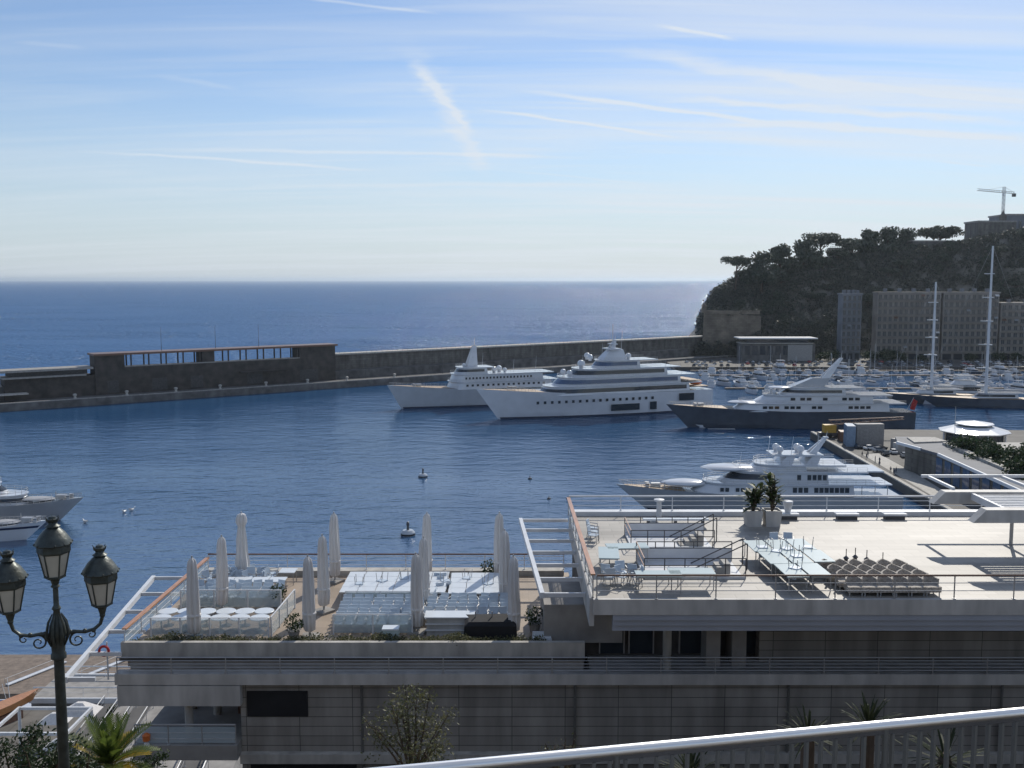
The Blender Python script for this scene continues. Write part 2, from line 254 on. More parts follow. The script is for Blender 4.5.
# ---------------------------------------------------------------- mesh builder
class MB:
    def __init__(s): s.v = []; s.f = []; s.smooth = False
    def add(s, vs, fs):
        k = len(s.v); s.v += [tuple(p) for p in vs]; s.f += [tuple(i + k for i in f) for f in fs]; return s
    def box(s, c, d, rz=0, taper=1.0):
        x, y, z = d[0] / 2, d[1] / 2, d[2] / 2; cs, sn = math.cos(rz), math.sin(rz); vs = []
        for k, zz in enumerate((-z, z)):
            q = taper if k else 1
            for px, py in ((-x, -y), (x, -y), (x, y), (-x, y)):
                px *= q; py *= q; vs.append((c[0] + px * cs - py * sn, c[1] + px * sn + py * cs, c[2] + zz))
        return s.add(vs, [(3, 2, 1, 0), (4, 5, 6, 7), (0, 1, 5, 4), (1, 2, 6, 5), (2, 3, 7, 6), (3, 0, 4, 7)])
    def span(s, x0, x1, y0, y1, z0, z1): return s.box(((x0 + x1) / 2, (y0 + y1) / 2, (z0 + z1) / 2), (abs(x1 - x0), abs(y1 - y0), abs(z1 - z0)))
    def tube(s, a, b, r0, r1=None, n=6):
        a, b = Vector(a), Vector(b); r1 = r0 if r1 is None else r1; d = (b - a).normalized()
        u = d.orthogonal().normalized(); v = d.cross(u); vs = []
        for p, r in ((a, r0), (b, r1)):
            for i in range(n): th = 2 * math.pi * i / n; vs.append(p + u * (math.cos(th) * r) + v * (math.sin(th) * r))
        return s.add(vs, [(i, (i + 1) % n, n + (i + 1) % n, n + i) for i in range(n)] + [tuple(range(n - 1, -1, -1)), tuple(range(n, 2 * n))])
    def path(s, pts, r, n=8):
        pts = [Vector(p) for p in pts]; rr = r if isinstance(r, (list, tuple)) else [r] * len(pts); rings = []
        u = None
        for i, p in enumerate(pts):
            d = (pts[min(i + 1, len(pts) - 1)] - pts[max(i - 1, 0)]).normalized()
            u = d.orthogonal().normalized() if u is None else (u - d * u.dot(d)).normalized(); v = d.cross(u)
            rings.append([p + u * (math.cos(2 * math.pi * k / n) * rr[i]) + v * (math.sin(2 * math.pi * k / n) * rr[i]) for k in range(n)])
        return s.loft(rings, True, True)
    def loft(s, rings, closed=True, caps=True):
        n = len(rings[0]); vs = [p for r in rings for p in r]; fs = []
        for j in range(len(rings) - 1):
            for i in range(n if closed else n - 1):
                k = (i + 1) % n; fs.append((j * n + i, j * n + k, (j + 1) * n + k, (j + 1) * n + i))
        if caps: fs += [tuple(range(n - 1, -1, -1)), tuple((len(rings) - 1) * n + i for i in range(n))]
        return s.add(vs, fs)
    def lathe(s, prof, c=(0, 0, 0), n=16, flute=None):
        rings = []
        for r, z in prof:
            rings.append([(c[0] + (r * (1 + (flute[0] * math.cos(flute[1] * 2 * math.pi * i / n) if flute else 0))) * math.cos(2 * math.pi * i / n),
                           c[1] + (r * (1 + (flute[0] * math.cos(flute[1] * 2 * math.pi * i / n) if flute else 0))) * math.sin(2 * math.pi * i / n), c[2] + z) for i in range(n)])
        return s.loft(rings)
    def prism(s, poly, z0, z1): return s.loft([[(x, y, z0) for x, y in poly], [(x, y, z1) for x, y in poly]])
    def sphere(s, c, r, n=10, sq=1.0):
        pr = [(max(.001, r * math.sin(math.pi * i / 8)), -r * math.cos(math.pi * i / 8) * sq) for i in range(9)]
        return s.lathe(pr, c, n)
    def ellip(s, c, rx, ry, rz, n=8): 
        k = len(s.v); s.sphere((0, 0, 0), 1, n)
        for i in range(k, len(s.v)): p = s.v[i]; s.v[i] = (c[0] + p[0] * rx, c[1] + p[1] * ry, c[2] + p[2] * rz)
        return s
    def leaf(s, p, size, rg, asp=.6, up=0):
        a = Vector((rg.gauss(0, 1), rg.gauss(0, 1), rg.gauss(0, 1) + up)).normalized(); b = a.orthogonal(); b.rotate(Matrix.Rotation(rg.random() * 6.28, 3, a)); b.normalize()
        c = a.cross(b); p = Vector(p); h = size / 2
        return s.add([p - b * h, p + c * h * asp - b * h * .1, p + b * h, p - c * h * asp], [(0, 1, 2, 3)])
    def clump(s, c, r, n, size, rg, flat=1.0, asp=.6):
        for _ in range(n):
            d = Vector((rg.gauss(0, 1), rg.gauss(0, 1), rg.gauss(0, 1))).normalized() * r * rg.random() ** .38; d.z *= flat
            s.leaf(Vector(c) + d, size * rg.uniform(.6, 1.3), rg, asp)
        return s
    def build(s, name, m, parent=None, smooth=False, loc=None):
        me = bpy.data.meshes.new(name); me.from_pydata(s.v, [], s.f); me.update()
        if smooth: me.polygons.foreach_set('use_smooth', [True] * len(me.polygons))
        me.materials.append(M_[m] if isinstance(m, str) else m)
        o = bpy.data.objects.new(name, me); col.objects.link(o)
        if smooth:
            try: me.set_sharp_from_angle(angle=R(40))
            except Exception: pass
        if parent: o.parent = parent
        if loc is not None: o.location = loc
        return o
def tag(o, label=None, cat=None, group=None, kind=None):
    if label: o['label'] = label
    if cat: o['category'] = cat
    if group: o['group'] = group
    if kind: o['kind'] = kind
    return o
def thing(name, label, cat, loc=(0, 0, 0), rz=0, group=None):
    o = bpy.data.objects.new(name, None); col.objects.link(o); o.location = loc; o.rotation_euler = (0, 0, rz); o.empty_display_size = .3
    return tag(o, label, cat, group)
KIDS = {}
def kids(o): return [c for c in o.children]
def copy_tree(o, parent=None):
    c = o.copy(); col.objects.link(c); c.parent = parent
    for ch in kids(o): copy_tree(ch, c)
    return c
def put(proto, first, loc, rz=0, label=None, group=None, scale=None):
    o = proto if first else copy_tree(proto)
    o.location = loc; o.rotation_euler = (0, 0, rz)
    if label: o['label'] = label
    if group: o['group'] = group
    if scale: o.scale = (scale,) * 3
    return o
def struct(name, mb, m, label=None, smooth=False):
    o = mb.build(name, m, None, smooth); o['kind'] = 'structure'
    if label: o['label'] = label; 
    return o

# ================================================================ SETTING: sea, ground, hill
m = MB(); S = 45000
m.add([(-S, -200, 0), (S, -200, 0), (S, S * 1.6, 0), (-S, S * 1.6, 0)], [(0, 1, 2, 3)])
struct('sea', m, 'water')

m = MB(); m.prism([(-214 - .8043 * 600, 415 - .5942 * 600), (-214, 415), (128, 668), (780, 668), (780, -150), (-900, -150)], -.5, .004)
struct('harbour_water', m, 'harbour')

def lerp(a, b, t): return a + (b - a) * t
def interp(x, pts):
    if x <= pts[0][0]: return pts[0][1]
    for (a, va), (b, vb) in zip(pts, pts[1:]):
        if x <= b: return lerp(va, vb, (x - a) / (b - a))
    return pts[-1][1]
RIDGE = [(138, 4), (146, 16), (152, 28), (160, 40), (172, 49), (186, 52), (195, 53), (211, 57), (227, 60), (242, 66), (256, 65), (281, 69), (309, 72), (337, 75), (372, 84), (420, 90), (600, 96), (760, 90)]
rh = random.Random(3)
from mathutils import noise as mnoise
def hill_h(x, y):
    x = x * 780.0 / max(y, 700)
    top = interp(x, RIDGE) + 4
    foot = 700 if x < 230 else 706
    t = min(1, max(0, (y - foot) / 78.0)); t = t * t * (3 - 2 * t)
    if y > 900: t *= max(0, 1 - ((y - 900) / 200) ** 2)
    edge = min(1, max(0, (x - 134) / 14)); 
    n = mnoise.fractal(Vector((x / 30, y / 30, 1)), 1, 2, 4) * 5
    return -3 + (top + n + 4) * t * edge
m = MB(); nx, ny = 130, 70; X0, X1, Y0, Y1 = 130, 780, 696, 1096
for j in range(ny + 1):
    for i in range(nx + 1):
        x = X0 + (X1 - X0) * (i / nx) ** 1.4; y = Y0 + (Y1 - Y0) * (j / ny) ** 1.6
        m.v.append((x, y, hill_h(x, y)))
for j in range(ny):
    for i in range(nx):
        a = j * (nx + 1) + i; m.f.append((a, a + 1, a + nx + 2, a + nx + 1))
struct('hill', m, 'rock', smooth=True)
# wooded slope
m = MB(); rg = random.Random(11)
for _ in range(5200):
    y = 702 + 92 * rg.random() ** .8; x = (146 + (520 - 146) * rg.random() ** 1.15) * y / 780; h = hill_h(x, y)
    if h < 3: continue
    r = rg.uniform(1.8, 4.8); m.clump((x, y, h + r * .3), r, 46, 1.6, rg, .8)
for _ in range(420):
    x = rg.uniform(126, 222); k = rg.random() ** 1.6; top = 10 if x < 150 else lerp(10, 30, min(1, (x - 150) / 50)); y = rg.uniform(684, 689) if x < 173 else rg.uniform(690, 704); r = rg.uniform(1.2, 3.4); m.clump((x, y, 2 + k * top), r, 36, 1.3, rg, .9)
for _ in range(60):
    x = rg.uniform(132, 172); m.clump((x, rg.uniform(692, 697), rg.uniform(30.5, 35)), rg.uniform(1.0, 2.4), 36, 1.1, rg, .8)
tag(m.build('slope_wood', 'slope'), 'dark dense scrub and trees covering the steep headland slope', 'woodland', kind='stuff')

# pines on the skyline
def pine(seed, h, rx, umbrella):
    rg = random.Random(seed); root = thing('pine_tree', '', 'tree', group='pines along the top of the headland')
    t = MB(); lean = rg.uniform(-.12, .12) * h
    top = Vector((lean, rg.uniform(-.5, .5), h * .78)); t.path([(0, 0, -2), (lean * .35, 0, h * .35), top], [.5, .4, .22], 6)
    c = MB(); nc = 24
    for k in range(nc):
        a = rg.random() * 6.28; q = rx * rg.random() ** .5 * .85
        z = h * .80 + (rg.random() * h * .18 if umbrella else rg.uniform(-.45, .2) * h)
        if not umbrella: q *= max(.3, 1 - max(0, z / h - .6) * 1.6)
        p = Vector((lean + math.cos(a) * q, math.sin(a) * q, z)); r = rg.uniform(.28, .46) * rx
        c.clump(p, r, 120, 1.15, rg, .55 if umbrella else .8)
        if k < 7: t.path([Vector((lean * .6, 0, h * rg.uniform(.45, .7))), p - Vector((0, 0, r * .3))], [.2, .08], 5)
    t.build('trunk', 'bark', root); c.build('crown', 'pine', root); return root
protos = [pine(1, 15, 8, True), pine(2, 13, 7, True), pine(3, 15, 6, False), pine(4, 12, 7, False), pine(5, 17, 9, True)]
used = set()
PIN = [  # pixel x, pixel y of crown top, depth, kind, label
    (736, 257, 742, 0, 'lone flat-topped pine leaning out at the seaward end of the headland'),
    (762, 255, 752, 3, 'rounded pine just inland of the lone seaward pine'),
    (782, 246, 765, 2, 'bushy pine on the rising shoulder of the headland'),
    (803, 243, 772, 3, 'broad dark pine left of the tall umbrella pine'),
    (822, 234, 776, 4, 'tall umbrella pine left of the lamp gap in the skyline'),
    (852, 239, 786, 1, 'small pine just right of the bright gap in the skyline'),
    (872, 231, 788, 2, 'high square-topped pine in the middle of the headland skyline'),
    (890, 230, 792, 3, 'pine touching the high square-topped pine on its inland side'),
    (908, 231, 796, 3, 'clipped-looking pine at the inland end of the main tree group'),
    (944, 227, 798, 1, 'isolated oval pine standing on the terrace wall beside the fort')]
for i, (px, py, Y, k, lb) in enumerate(PIN):
    p = atY(px, py, Y); sc_ = (1.6, 2.0, 2.1, 2.1, 1.7)[k] * (1.05 if i % 2 else .95)
    if i == 0: sc_ = 1.35
    o = put(protos[k], k not in used, (p.x, Y, p.z - [15, 13, 15, 12, 17][k] * 1.04 * sc_), rg.random() * 6.28, lb, scale=sc_); used.add(k)
for i in range(46):
    px = rg.uniform(735, 1024); Y = rg.uniform(722, 776); x = (px - 512) / 1000 * Y * 1.01; k = rg.randrange(5)
    o = put(protos[k], k not in used, (x, Y, hill_h(x, Y) - 6), rg.random() * 6.28, 'dark pine rising from the wooded face of the headland', 'pines on the wooded face', rg.uniform(.7, 1.15)); used.add(k)
for k in range(5):
    if k not in used: protos[k].location = (430, 790, hill_h(430, 790)); protos[k]['label'] = 'pine on the crest'

# ================================================================ breakwater with its wall and gallery building
A = Vector((-214, 415, 0)); B = Vector((128, 668, 0)); D = (B - A).normalized(); NRM = Vector((-D.y, D.x, 0)); LEN = (B - A).length
ANG = math.atan2(D.y, D.x)
def along(name, label, cat): return thing(name, label, cat, A, ANG)
m = MB(); m.span(-260, LEN + 60, 0, 26, -4, 3.2)
struct('quay_mole', m, 'concdk').location = A; o = bpy.data.objects['quay_mole']; o.rotation_euler = (0, 0, ANG)
bw = along('breakwater_wall', 'long brown sea wall running behind the moored yachts to the headland', 'sea wall')
m = MB(); m.span(158, LEN + 25, 20, 26, 3.2, 15.4); m.build('wall', 'concbr', bw)
m = MB(); m.span(158, LEN + 25, 18.6, 26.3, 15.4, 16.2); m.build('coping', 'conclt', bw)
m = MB()
m.loft([[(158, 13, 3.2), (158, 20, 3.2), (158, 20, 7.5), (158, 13, 7.5)], [(LEN, 13, 3.2), (LEN, 20, 3.2), (LEN, 20, 8.4), (LEN, 13, 8.4)]]); m.build('lower_walk', 'concdk', bw)
m = MB(); m.span(158, LEN + 20, 18.9, 19.0, 17.2, 17.26)
for k in range(90): m.tube((160 + k * 3.2, 18.95, 16.2), (160 + k * 3.2, 18.95, 17.25), .05, n=4)
m.build('railing', 'metaldk', bw)
# quay edge kerb + bollards
m = MB(); m.span(-260, LEN + 60, .1, 1.2, 3.2, 3.6); kb = struct('quay_kerb', m, 'conc'); kb.location = A; kb.rotation_euler = (0, 0, ANG)
def bollard():
    m = MB(); m.lathe([(.6, 0), (.5, .3), (.35, .8), (.6, 1.2), (.62, 1.5), (.3, 1.7)], n=10); o = m.build('bollard', 'conclt', smooth=True)
    return tag(o, 'squat mooring bollard on the edge of the breakwater quay', 'bollard', 'bollards on the breakwater quay')
b0 = bollard()
for i, s in enumerate([30, 52, 74, 95, 118, 140, 162, 190]):
    o = b0 if i == 0 else copy_tree(b0); o.location = A + D * s + NRM * 2.2 + Vector((0, 0, 3.2)); o.scale = (1.4,) * 3
gb = along('gallery_building', 'long dark harbour building with an open columned gallery under a flat roof', 'building')
m = MB(); m.span(41, 160, 11, 20, 3.2, 15.4)
m.build('wall', 'galdark', gb)
m = MB(); m.span(40.4, 161, 10.0, 21.2, 21.0, 21.9); m.build('roof', 'wooddk', gb)
for q in (41, 54), (90, 96), (140, 160): m = MB(); m.span(q[0], q[1], 11.2, 20, 15.4, 21); m.build('solid_bay', 'galdark', gb)
m = MB(); m.span(54, 140, 10.8, 11.3, 15.4, 15.9); m.build('parapet', 'conc', gb)
for s in list(range(57, 90, 8)) + list(range(103, 140, 9)):
    for yy in (11.6, 19.4):
        m = MB(); m.span(s - .28, s + .28, yy - .28, yy + .28, 15.4, 21); m.build('column', 'galdark', gb)
for s, ww in ((46, 5), (66, 7), (84, 6), (112, 8), (140, 10)):
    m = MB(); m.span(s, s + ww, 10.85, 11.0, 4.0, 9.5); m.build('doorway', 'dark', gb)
m = MB(); m.span(108, 132, 8.5, 11, 9.8, 10.3); m.build('awning', 'galdark', gb)
for s in (72, 98, 120):
    m = MB(); m.tube((s, 15, 21.9), (s, 15, 33), .12, .05, 5); m.build('flagpole', 'metaldk', gb)
lb = along('stepped_bunker', 'low stepped concrete block beside the gallery building, two pale ledges', 'building')
m = MB(); m.span(4, 41, 12, 22, 3.2, 12.5); m.build('wall', 'galdark', lb)
m = MB(); m.span(3.2, 37, 10.2, 22, 12.5, 13.2); m.build('ledge', 'conc', lb)
m = MB(); m.span(2.0, 40.3, 11, 22, 15.2, 16.2); m.build('ledge', 'conc', lb)
m = MB(); m.span(6, 38, 12.6, 21, 13.2, 15.2); m.build('band', 'dark', lb)
lw = along('seaward_wall', 'low dark wall at the far left end of the breakwater', 'sea wall')
m = MB(); m.span(-200, 4, 14, 22, 3.2, 9.2); m.build('wall', 'concdk', lw)
m = MB(); m.span(-200, 3, 13, 22.5, 9.2, 10.1); m.build('coping', 'conc', lw)
kx = along('quay_kiosk', 'small pale kiosk on the mole by the low wall', 'kiosk')
m = MB(); m.span(-8, -1, 6, 9, 3.6, 6.2); m.build('wall', 'contgrey', kx); m = MB(); m.span(-9, 12, 4.5, 10, 6.2, 6.7); m.build('roof', 'conclt', kx)
def lamp_tall():
    r = thing('lamp_post', 'tall thin lamp post on the breakwater roofline', 'lamp post', group='lamp posts on the breakwater')
    m = MB(); m.tube((0, 0, 0), (0, 0, 10), .12, .07, 6); m.build('pole', 'metaldk', r); m = MB(); m.span(-.1, 1.4, -.15, .15, 9.9, 10.1); m.build('lamp_head', 'metaldk', r); return r
lp = lamp_tall()
for i, s in enumerate((176, 200, 224, 252)): 
    p = A + D * s + NRM * 8; put(lp, i == 0, (p.x, p.y, 3.2), ANG, 'tall thin lamp post standing on the quay in front of the brown sea wall')

# ================================================================ marina quay, apartments, fort, crane, port building
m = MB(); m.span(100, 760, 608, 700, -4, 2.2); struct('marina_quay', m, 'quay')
fw = thing('fortress_wall', 'tan stone bastion wall at the foot of the headland, above the sea', 'fortification', (0, 0, 0))
m = MB(); pl = [(131, 690), (172, 690), (172, 712), (138, 712)]; m.loft([[(x, y, 0) for x, y in pl], [(x + (1.5 if x < 150 else 0), y + 2, 33 if x < 150 else 30) for x, y in pl]]); m.build('wall', 'ashlar', fw)
m = MB(); m.span(134, 171, 691.2, 693, 31.5, 34); m.build('parapet', 'ashlar', fw)
m = MB(); m.box((132.6, 692.5, 34.8), (2.8, 2.8, 4.2)); m.lathe([(2.0, 36.9), (1.0, 38.6), (.05, 39.6)], (132.6, 692.5, 0), 8); m.build('watch_turret', 'ashlar', fw)
def apartment(label, x0, x1, y0, z0, h, nx, nz, wall, depth=16, bal=True, set_back=0):
    root = thing('apartment_building', label, 'building', ((x0 + x1) / 2, y0, z0)); W = x1 - x0
    m = MB(); m.span(-W / 2, W / 2, 0, depth, 0, h); m.build('wall', wall, root)
    m = MB(); m.span(-W / 2 - .6, W / 2 + .6, -.6, depth + .3, h, h + 1.0); rf = m.build('roof', wall, root)
    for k in range(4):
        m = MB(); q = -W / 2 + W * (k + .6) / 4.4; m.span(q, q + 2.2, 5, 7, h + 1, h + 3.2); m.build('chimney', 'facgrey', rf)
    fh = (h - 5) / nz; bw_ = W / nx; f0 = None
    for j in range(nz):
        for i in range(nx):
            cx = -W / 2 + bw_ * (i + .5); cz = 5 + fh * (j + .5)
            if f0 is None:
                m = MB(); m.span(-bw_ * .27, bw_ * .27, -.12, .1, -fh * .31, fh * .31); f0 = m.build('window', 'glassdk', root); 
                m = MB(); m.span(-bw_ * .31, bw_ * .31, -.22, .0, fh * .31, fh * .36); m.span(-bw_ * .31, bw_ * .31, -.22, 0, -fh * .36, -fh * .31); m.span(-.1, .1, -.2, -.02, -fh * .31, fh * .31); f1 = m.build('frame', 'frame', f0); o = f0
            else: o = copy_tree(f0, root)
            o.location = (cx, 0, cz)
    ra = random.Random(int(x0))
    for _ in range(nx // 3):
        i, j = ra.randrange(nx), ra.randrange(nz); cx = -W / 2 + bw_ * (i + .5); cz = 5 + fh * (j + .5)
        m = MB(); m.loft([[(cx - bw_ * .36, -.25, cz + fh * .36), (cx + bw_ * .36, -.25, cz + fh * .36), (cx + bw_ * .36, -.15, cz + fh * .36), (cx - bw_ * .36, -.15, cz + fh * .36)], [(cx - bw_ * .36, -1.5, cz + fh * .12), (cx + bw_ * .36, -1.5, cz + fh * .12), (cx + bw_ * .36, -1.4, cz + fh * .10), (cx - bw_ * .36, -1.4, cz + fh * .10)]]); m.build('awning', ra.choice(('canvas', 'canvgr', 'wooddk')), root)
    if bal:
        for j in range(nz):
            m = MB(); m.span(-W / 2 + 1, W / 2 - 1, -1.7, -.24, 5 + fh * j - .1, 5 + fh * j + .25); bb = m.build('balcony', wall, root)
            m = MB(); m.span(-W / 2 + 1, W / 2 - 1, -1.7, -1.6, 5 + fh * j + .9, 5 + fh * j + 1.2)
            for q in range(int(W / 2.4)): m.span(-W / 2 + 1 + q * 2.4, -W / 2 + 1.12 + q * 2.4, -1.68, -1.6, 5 + fh * j + .25, 5 + fh * j + .9)
            m.build('railing', 'greybar', bb)
    for i in range(max(3, nx // 2)):
        wq = W / max(3, nx // 2); m = MB(); m.span(-W / 2 + wq * i + .8, -W / 2 + wq * (i + 1) - .8, -.15, .1, .2, 3.9); m.build('shopfront', 'glassdk', root)
    return root
apartment('cream seven-storey apartment block below the wooded headland, longest of the row', 242, 284, 664, 2.2, 44, 12, 8, 'facade', 9)
apartment('cream apartment block between the two yacht masts, joined to the longest block', 285.2, 322, 663, 2.2, 44, 10, 8, 'facade', 9)
apartment('lower tan apartment block at the right edge of the picture', 323, 372, 662, 2.2, 37, 12, 7, 'facade')
apartment('narrow grey apartment block in shadow left of the cream blocks', 220, 233, 668, 2.2, 43, 4, 8, 'facgrey', 9)
pb = thing('port_building', 'low glazed harbour building with a flat white roof at the headland foot', 'building', (174, 652, 2.2))
m = MB(); m.span(-24, 24, 0, 14, 0, 11.5); m.build('wall', 'concdk', pb)
m = MB(); m.span(-26, 25, -2, 15, 14.6, 15.3); m.build('roof', 'roofwht', pb)
m = MB(); m.span(-25, 22, -1.5, 12, 11.5, 12.0); m.build('terrace', 'conclt', pb)
m = MB(); m.span(-20, 20, 3, 12, 12.0, 14.6); m.build('upper_floor', 'glassdk', pb)
for k in range(9): m = MB(); m.span(-22 + k * 5, -18.6 + k * 5, -.12, .1, 4, 10); m.build('window', 'glassdk', pb)
m = MB(); m.span(6, 22, -.8, 0, .2, 10.8); m.build('pale_bay', 'contgrey', pb)
ft = thing('fort', 'flat-topped fort with a small turret on the headland summit', 'building', (383, 800, 0))
m = MB(); m.span(-14, 16, 0, 24, 70, 100.5); m.build('wall', 'concbr', ft); m = MB(); m.span(-14.5, 16.3, -.5, 25, 100.5, 101.8); m.build('cornice', 'conc', ft)
m = MB(); m.box((9, 8, 104.0), (4, 4, 4.4)); m.lathe([(2.6, 106.2), (1.2, 108), (.1, 110.5)], (9, 8, 0), 8); m.build('turret', 'concbr', ft)
pa = thing('palace', 'grey stone palace block at the upper right edge of the picture', 'building', (434, 812, 0))
m = MB(); m.span(-37, 60, 0, 30, 70, 106.5); m.build('wall', 'facgrey', pa); m = MB(); m.span(-37.6, 60, -.6, 31, 106.5, 107.8); m.build('cornice', 'conc', pa)
for j in range(2):
    for i in range(12): m = MB(); m.span(-33 + i * 6, -31 + i * 6, -.12, .1, 88 + j * 9, 93 + j * 9); m.build('window', 'glassdk', pa)
tw = thing('terrace_wall', 'pale retaining terrace under the isolated oval pine', 'wall', (332, 786, 0))
m = MB(); m.span(-20, 12, 0, 10, 70, 85.0); m.build('wall', 'concbr', tw); m = MB(); m.span(-20.4, 12.3, -.5, 9, 85.0, 85.8); m.build('coping', 'conclt', tw)
bs = thing('belvedere', 'pale railed lookout in the gap of the skyline trees', 'terrace', (258, 790, 0))
m = MB(); m.span(-9, 9, 0, 6, 60, 80.2); m.build('wall', 'conclt', bs); m = MB(); m.span(-9, 9, -.2, 0, 81.2, 81.45)
for k in range(10): m.span(-9 + k * 1.95, -8.8 + k * 1.95, -.2, 0, 80.2, 81.2)
m.build('railing', 'conclt', bs)
p = atY(1004, 193, 830); cr = thing('tower_crane', 'tower crane standing behind the fort on the headland', 'crane', (p.x, 830, 80))
H = p.z - 80; m = MB()
for sx in (-.8, .8):
    for sy in (-.8, .8): m.tube((sx, sy, 0), (sx, sy, H + 5), .22, n=4)
for k in range(int(H / 2)):
    s = 1 if k % 2 else -1; m.tube((-.8 * s, -.8, k * 2), (.8 * s, -.8, k * 2 + 2), .12, n=4); m.tube((-.8 * s, .8, k * 2), (.8 * s, .8, k * 2 + 2), .12, n=4)
m.build('mast', 'metal', cr)
jb = MB()
for yy, zz in ((-.7, 0), (.7, 0), (0, 1.5)): jb.tube((-22, yy, H + zz + 2.0), (8.5, yy, H + zz - .6), .22, n=4)
for k in range(15): x = -21 + 2 * k; q = H - .0852 * (x + 22) + 2.0; jb.tube((x, -.7, q), (x + 1, 0, q + 1.5), .14, n=4); jb.tube((x + 1, 0, q + 1.5), (x + 2, .7, q), .14, n=4)
jb.build('jib', 'metal', cr)
m = MB(); m.span(7, 9.5, -1, 1, H - 3, H - .4); m.build('counterweight', 'concdk', cr)
m = MB(); m.span(-1.6, -.2, -1.7, -.85, H - 2.4, H - .4); m.build('cab', 'white', cr)
for a, b in (((0, 0, H + 5), (-14, 0, H + 2.6)), ((0, 0, H + 5), (8, 0, H + .6))): m = MB(); m.tube(a, b, .1, n=4); m.build('tie_bar', 'metal', cr)


def haze():
    m = MB(); m.span(-44500, 44500, -150, 71500, -1, 132); m_ = bpy.data.materials.new('haze_air'); m_.use_nodes = True; t = m_.node_tree; t.nodes.clear()
    v = t.nodes.new('ShaderNodeVolumePrincipled'); v.inputs['Density'].default_value = HAZE_DENSITY; v.inputs['Color'].default_value = (.78, .89, 1.0, 1); v.inputs['Anisotropy'].default_value = .5
    o = t.nodes.new('ShaderNodeOutputMaterial'); t.links.new(v.outputs[0], o.inputs['Volume']); M_['haze'] = m_
    tag(m.build('haze', 'haze'), kind='stuff')
HAZE_DENSITY = 0.000036
haze()

# ================================================================ BOATS
def hull_mb(L, Bm, zb, zs, rake=.09, flare=.55, fine=2.3, ns=22, keel=-1.2, stern=.86, kmax=1.0, kmin=-.2):
    m = MB(); rings = []
    for i in range(ns + 1):
        t = i / ns; b = Bm / 2 * (stern + (1 - stern) * min(1, t / .35)) if t < .35 else Bm / 2 * (1 - max(0, (t - .42) / .58) ** fine)
        b = max(b, .03); zt = zs + (zb - zs) * (max(0, t - .25) / .75) ** 1.7
        wl = lerp(.94, 1 - flare, max(0, (t - .35) / .65)); half = []
        for k in ((kmin, 0.02, .25, .5, .75, .93, 1.0) if kmax == 1.0 else (kmin, 0, kmax)):
            z = keel if k < 0 else zt * k; kk = max(0, k)
            y = b * (wl + (1 - wl) * kk ** 1.3) * (.7 if k < 0 else 1)
            x = L * (t - .5) - rake * L * (1 - kk) * t ** 4 - (0 if k >= 0 else t ** 6 * rake * L * .4)
            half.append((x, y, z))
        rings.append(half + [(x, -y, z) for x, y, z in reversed(half)])
    m.loft(rings, True, True); return m
def sheer(L, Bm, zb, zs, t, fine=2.3, stern=.86):
    b = Bm / 2 * (stern + (1 - stern) * min(1, t / .35)) if t < .35 else Bm / 2 * (1 - max(0, (t - .42) / .58) ** fine)
    return L * (t - .5), max(b, .03), zs + (zb - zs) * (max(0, t - .25) / .75) ** 1.7
def outline(x0, x1, w, nose, n=9):
    pts = []
    for i in range(n + 1):
        a = math.pi / 2 * i / n; pts.append((x1 - nose + nose * math.sin(a), w * max(.0, math.cos(a)) ** .75))
    pts[-1] = (x1, .02)
    half = [(x0, w)] + pts
    return half + [(x, -y) for x, y in reversed(half)]
def ring(x0, x1, w, nose, z): return [(x, y, z) for x, y in outline(x0, x1, w, nose)]
def tier(root, name, x0, x1, w, z, h, nose, rake, wall='hullwhite', glass='glassdk', band=(.38, .80), bx0=None, over_aft=3, over_f=.6, slab='hullwhite', lip=.35):
    m = MB(); m.loft([ring(x0, x1, w, nose, z), ring(x0 + .3, x1 - rake, w * .97, nose, z + h)]); t = m.build(name, wall, root)
    if band:
        rr = []
        for k in band:
            o = outline(bx0 if bx0 is not None else x0 + 1.5, x1 - rake * k + .06, lerp(w, w * .97, k) + .05, nose); rr.append([(x, y, z + h * k) for x, y in o])
        m = MB(); m.loft(rr, False, False); m.build('window_band', glass, t)
    if slab:
        m = MB(); m.loft([ring(x0 - over_aft, x1 - rake + over_f, w + .45, nose + .3, z + h), ring(x0 - over_aft, x1 - rake + over_f + .2, w + .5, nose + .3, z + h + lip), ]); m.build('deck_overhang', slab, t)
        if lip > .3:
            oo = outline(x0 - over_aft + .2, x1 - rake + over_f, w + .3, nose + .3, 6); zr = z + h + lip; m = MB()
            for (xa, ya), (xb, yb) in zip(oo, oo[1:]):
                for q in (.55, 1.05): m.tube((xa, ya, zr + q), (xb, yb, zr + q), .045, n=4)
                dd = math.hypot(xb - xa, yb - ya); k = max(1, int(dd / 2.2))
                for e in range(k): f_ = e / k; m.tube((lerp(xa, xb, f_), lerp(ya, yb, f_), zr), (lerp(xa, xb, f_), lerp(ya, yb, f_), zr + 1.05), .035, n=4)
            m.build('deck_railing', 'metal', t)
    return t
def side_windows(root, xs, y, z, ww, hh, m='glassdk', name='window', pad=.03):
    w0 = None
    for x in xs:
        for sy in (1, -1):
            if w0 is None:
                mb = MB(); mb.box((0, 0, 0), (ww, .10, hh)); w0 = mb.build(name, m, root); o = w0
            else: o = w0.copy(); col.objects.link(o)
            o.location = (x, sy * (y(x) if callable(y) else y), z(x) if callable(z) else z)
def dome(root, x, y, z, r, name='radar_dome'):
    m = MB(); m.lathe([(r * .55, 0), (r * .6, r * .5), (r, r * .9), (r * 1.02, r * 1.3), (r * .85, r * 1.8), (r * .45, r * 2.1), (.02, r * 2.2)], (x, y, z), 12); m.build(name, 'hullwhite', root, True)
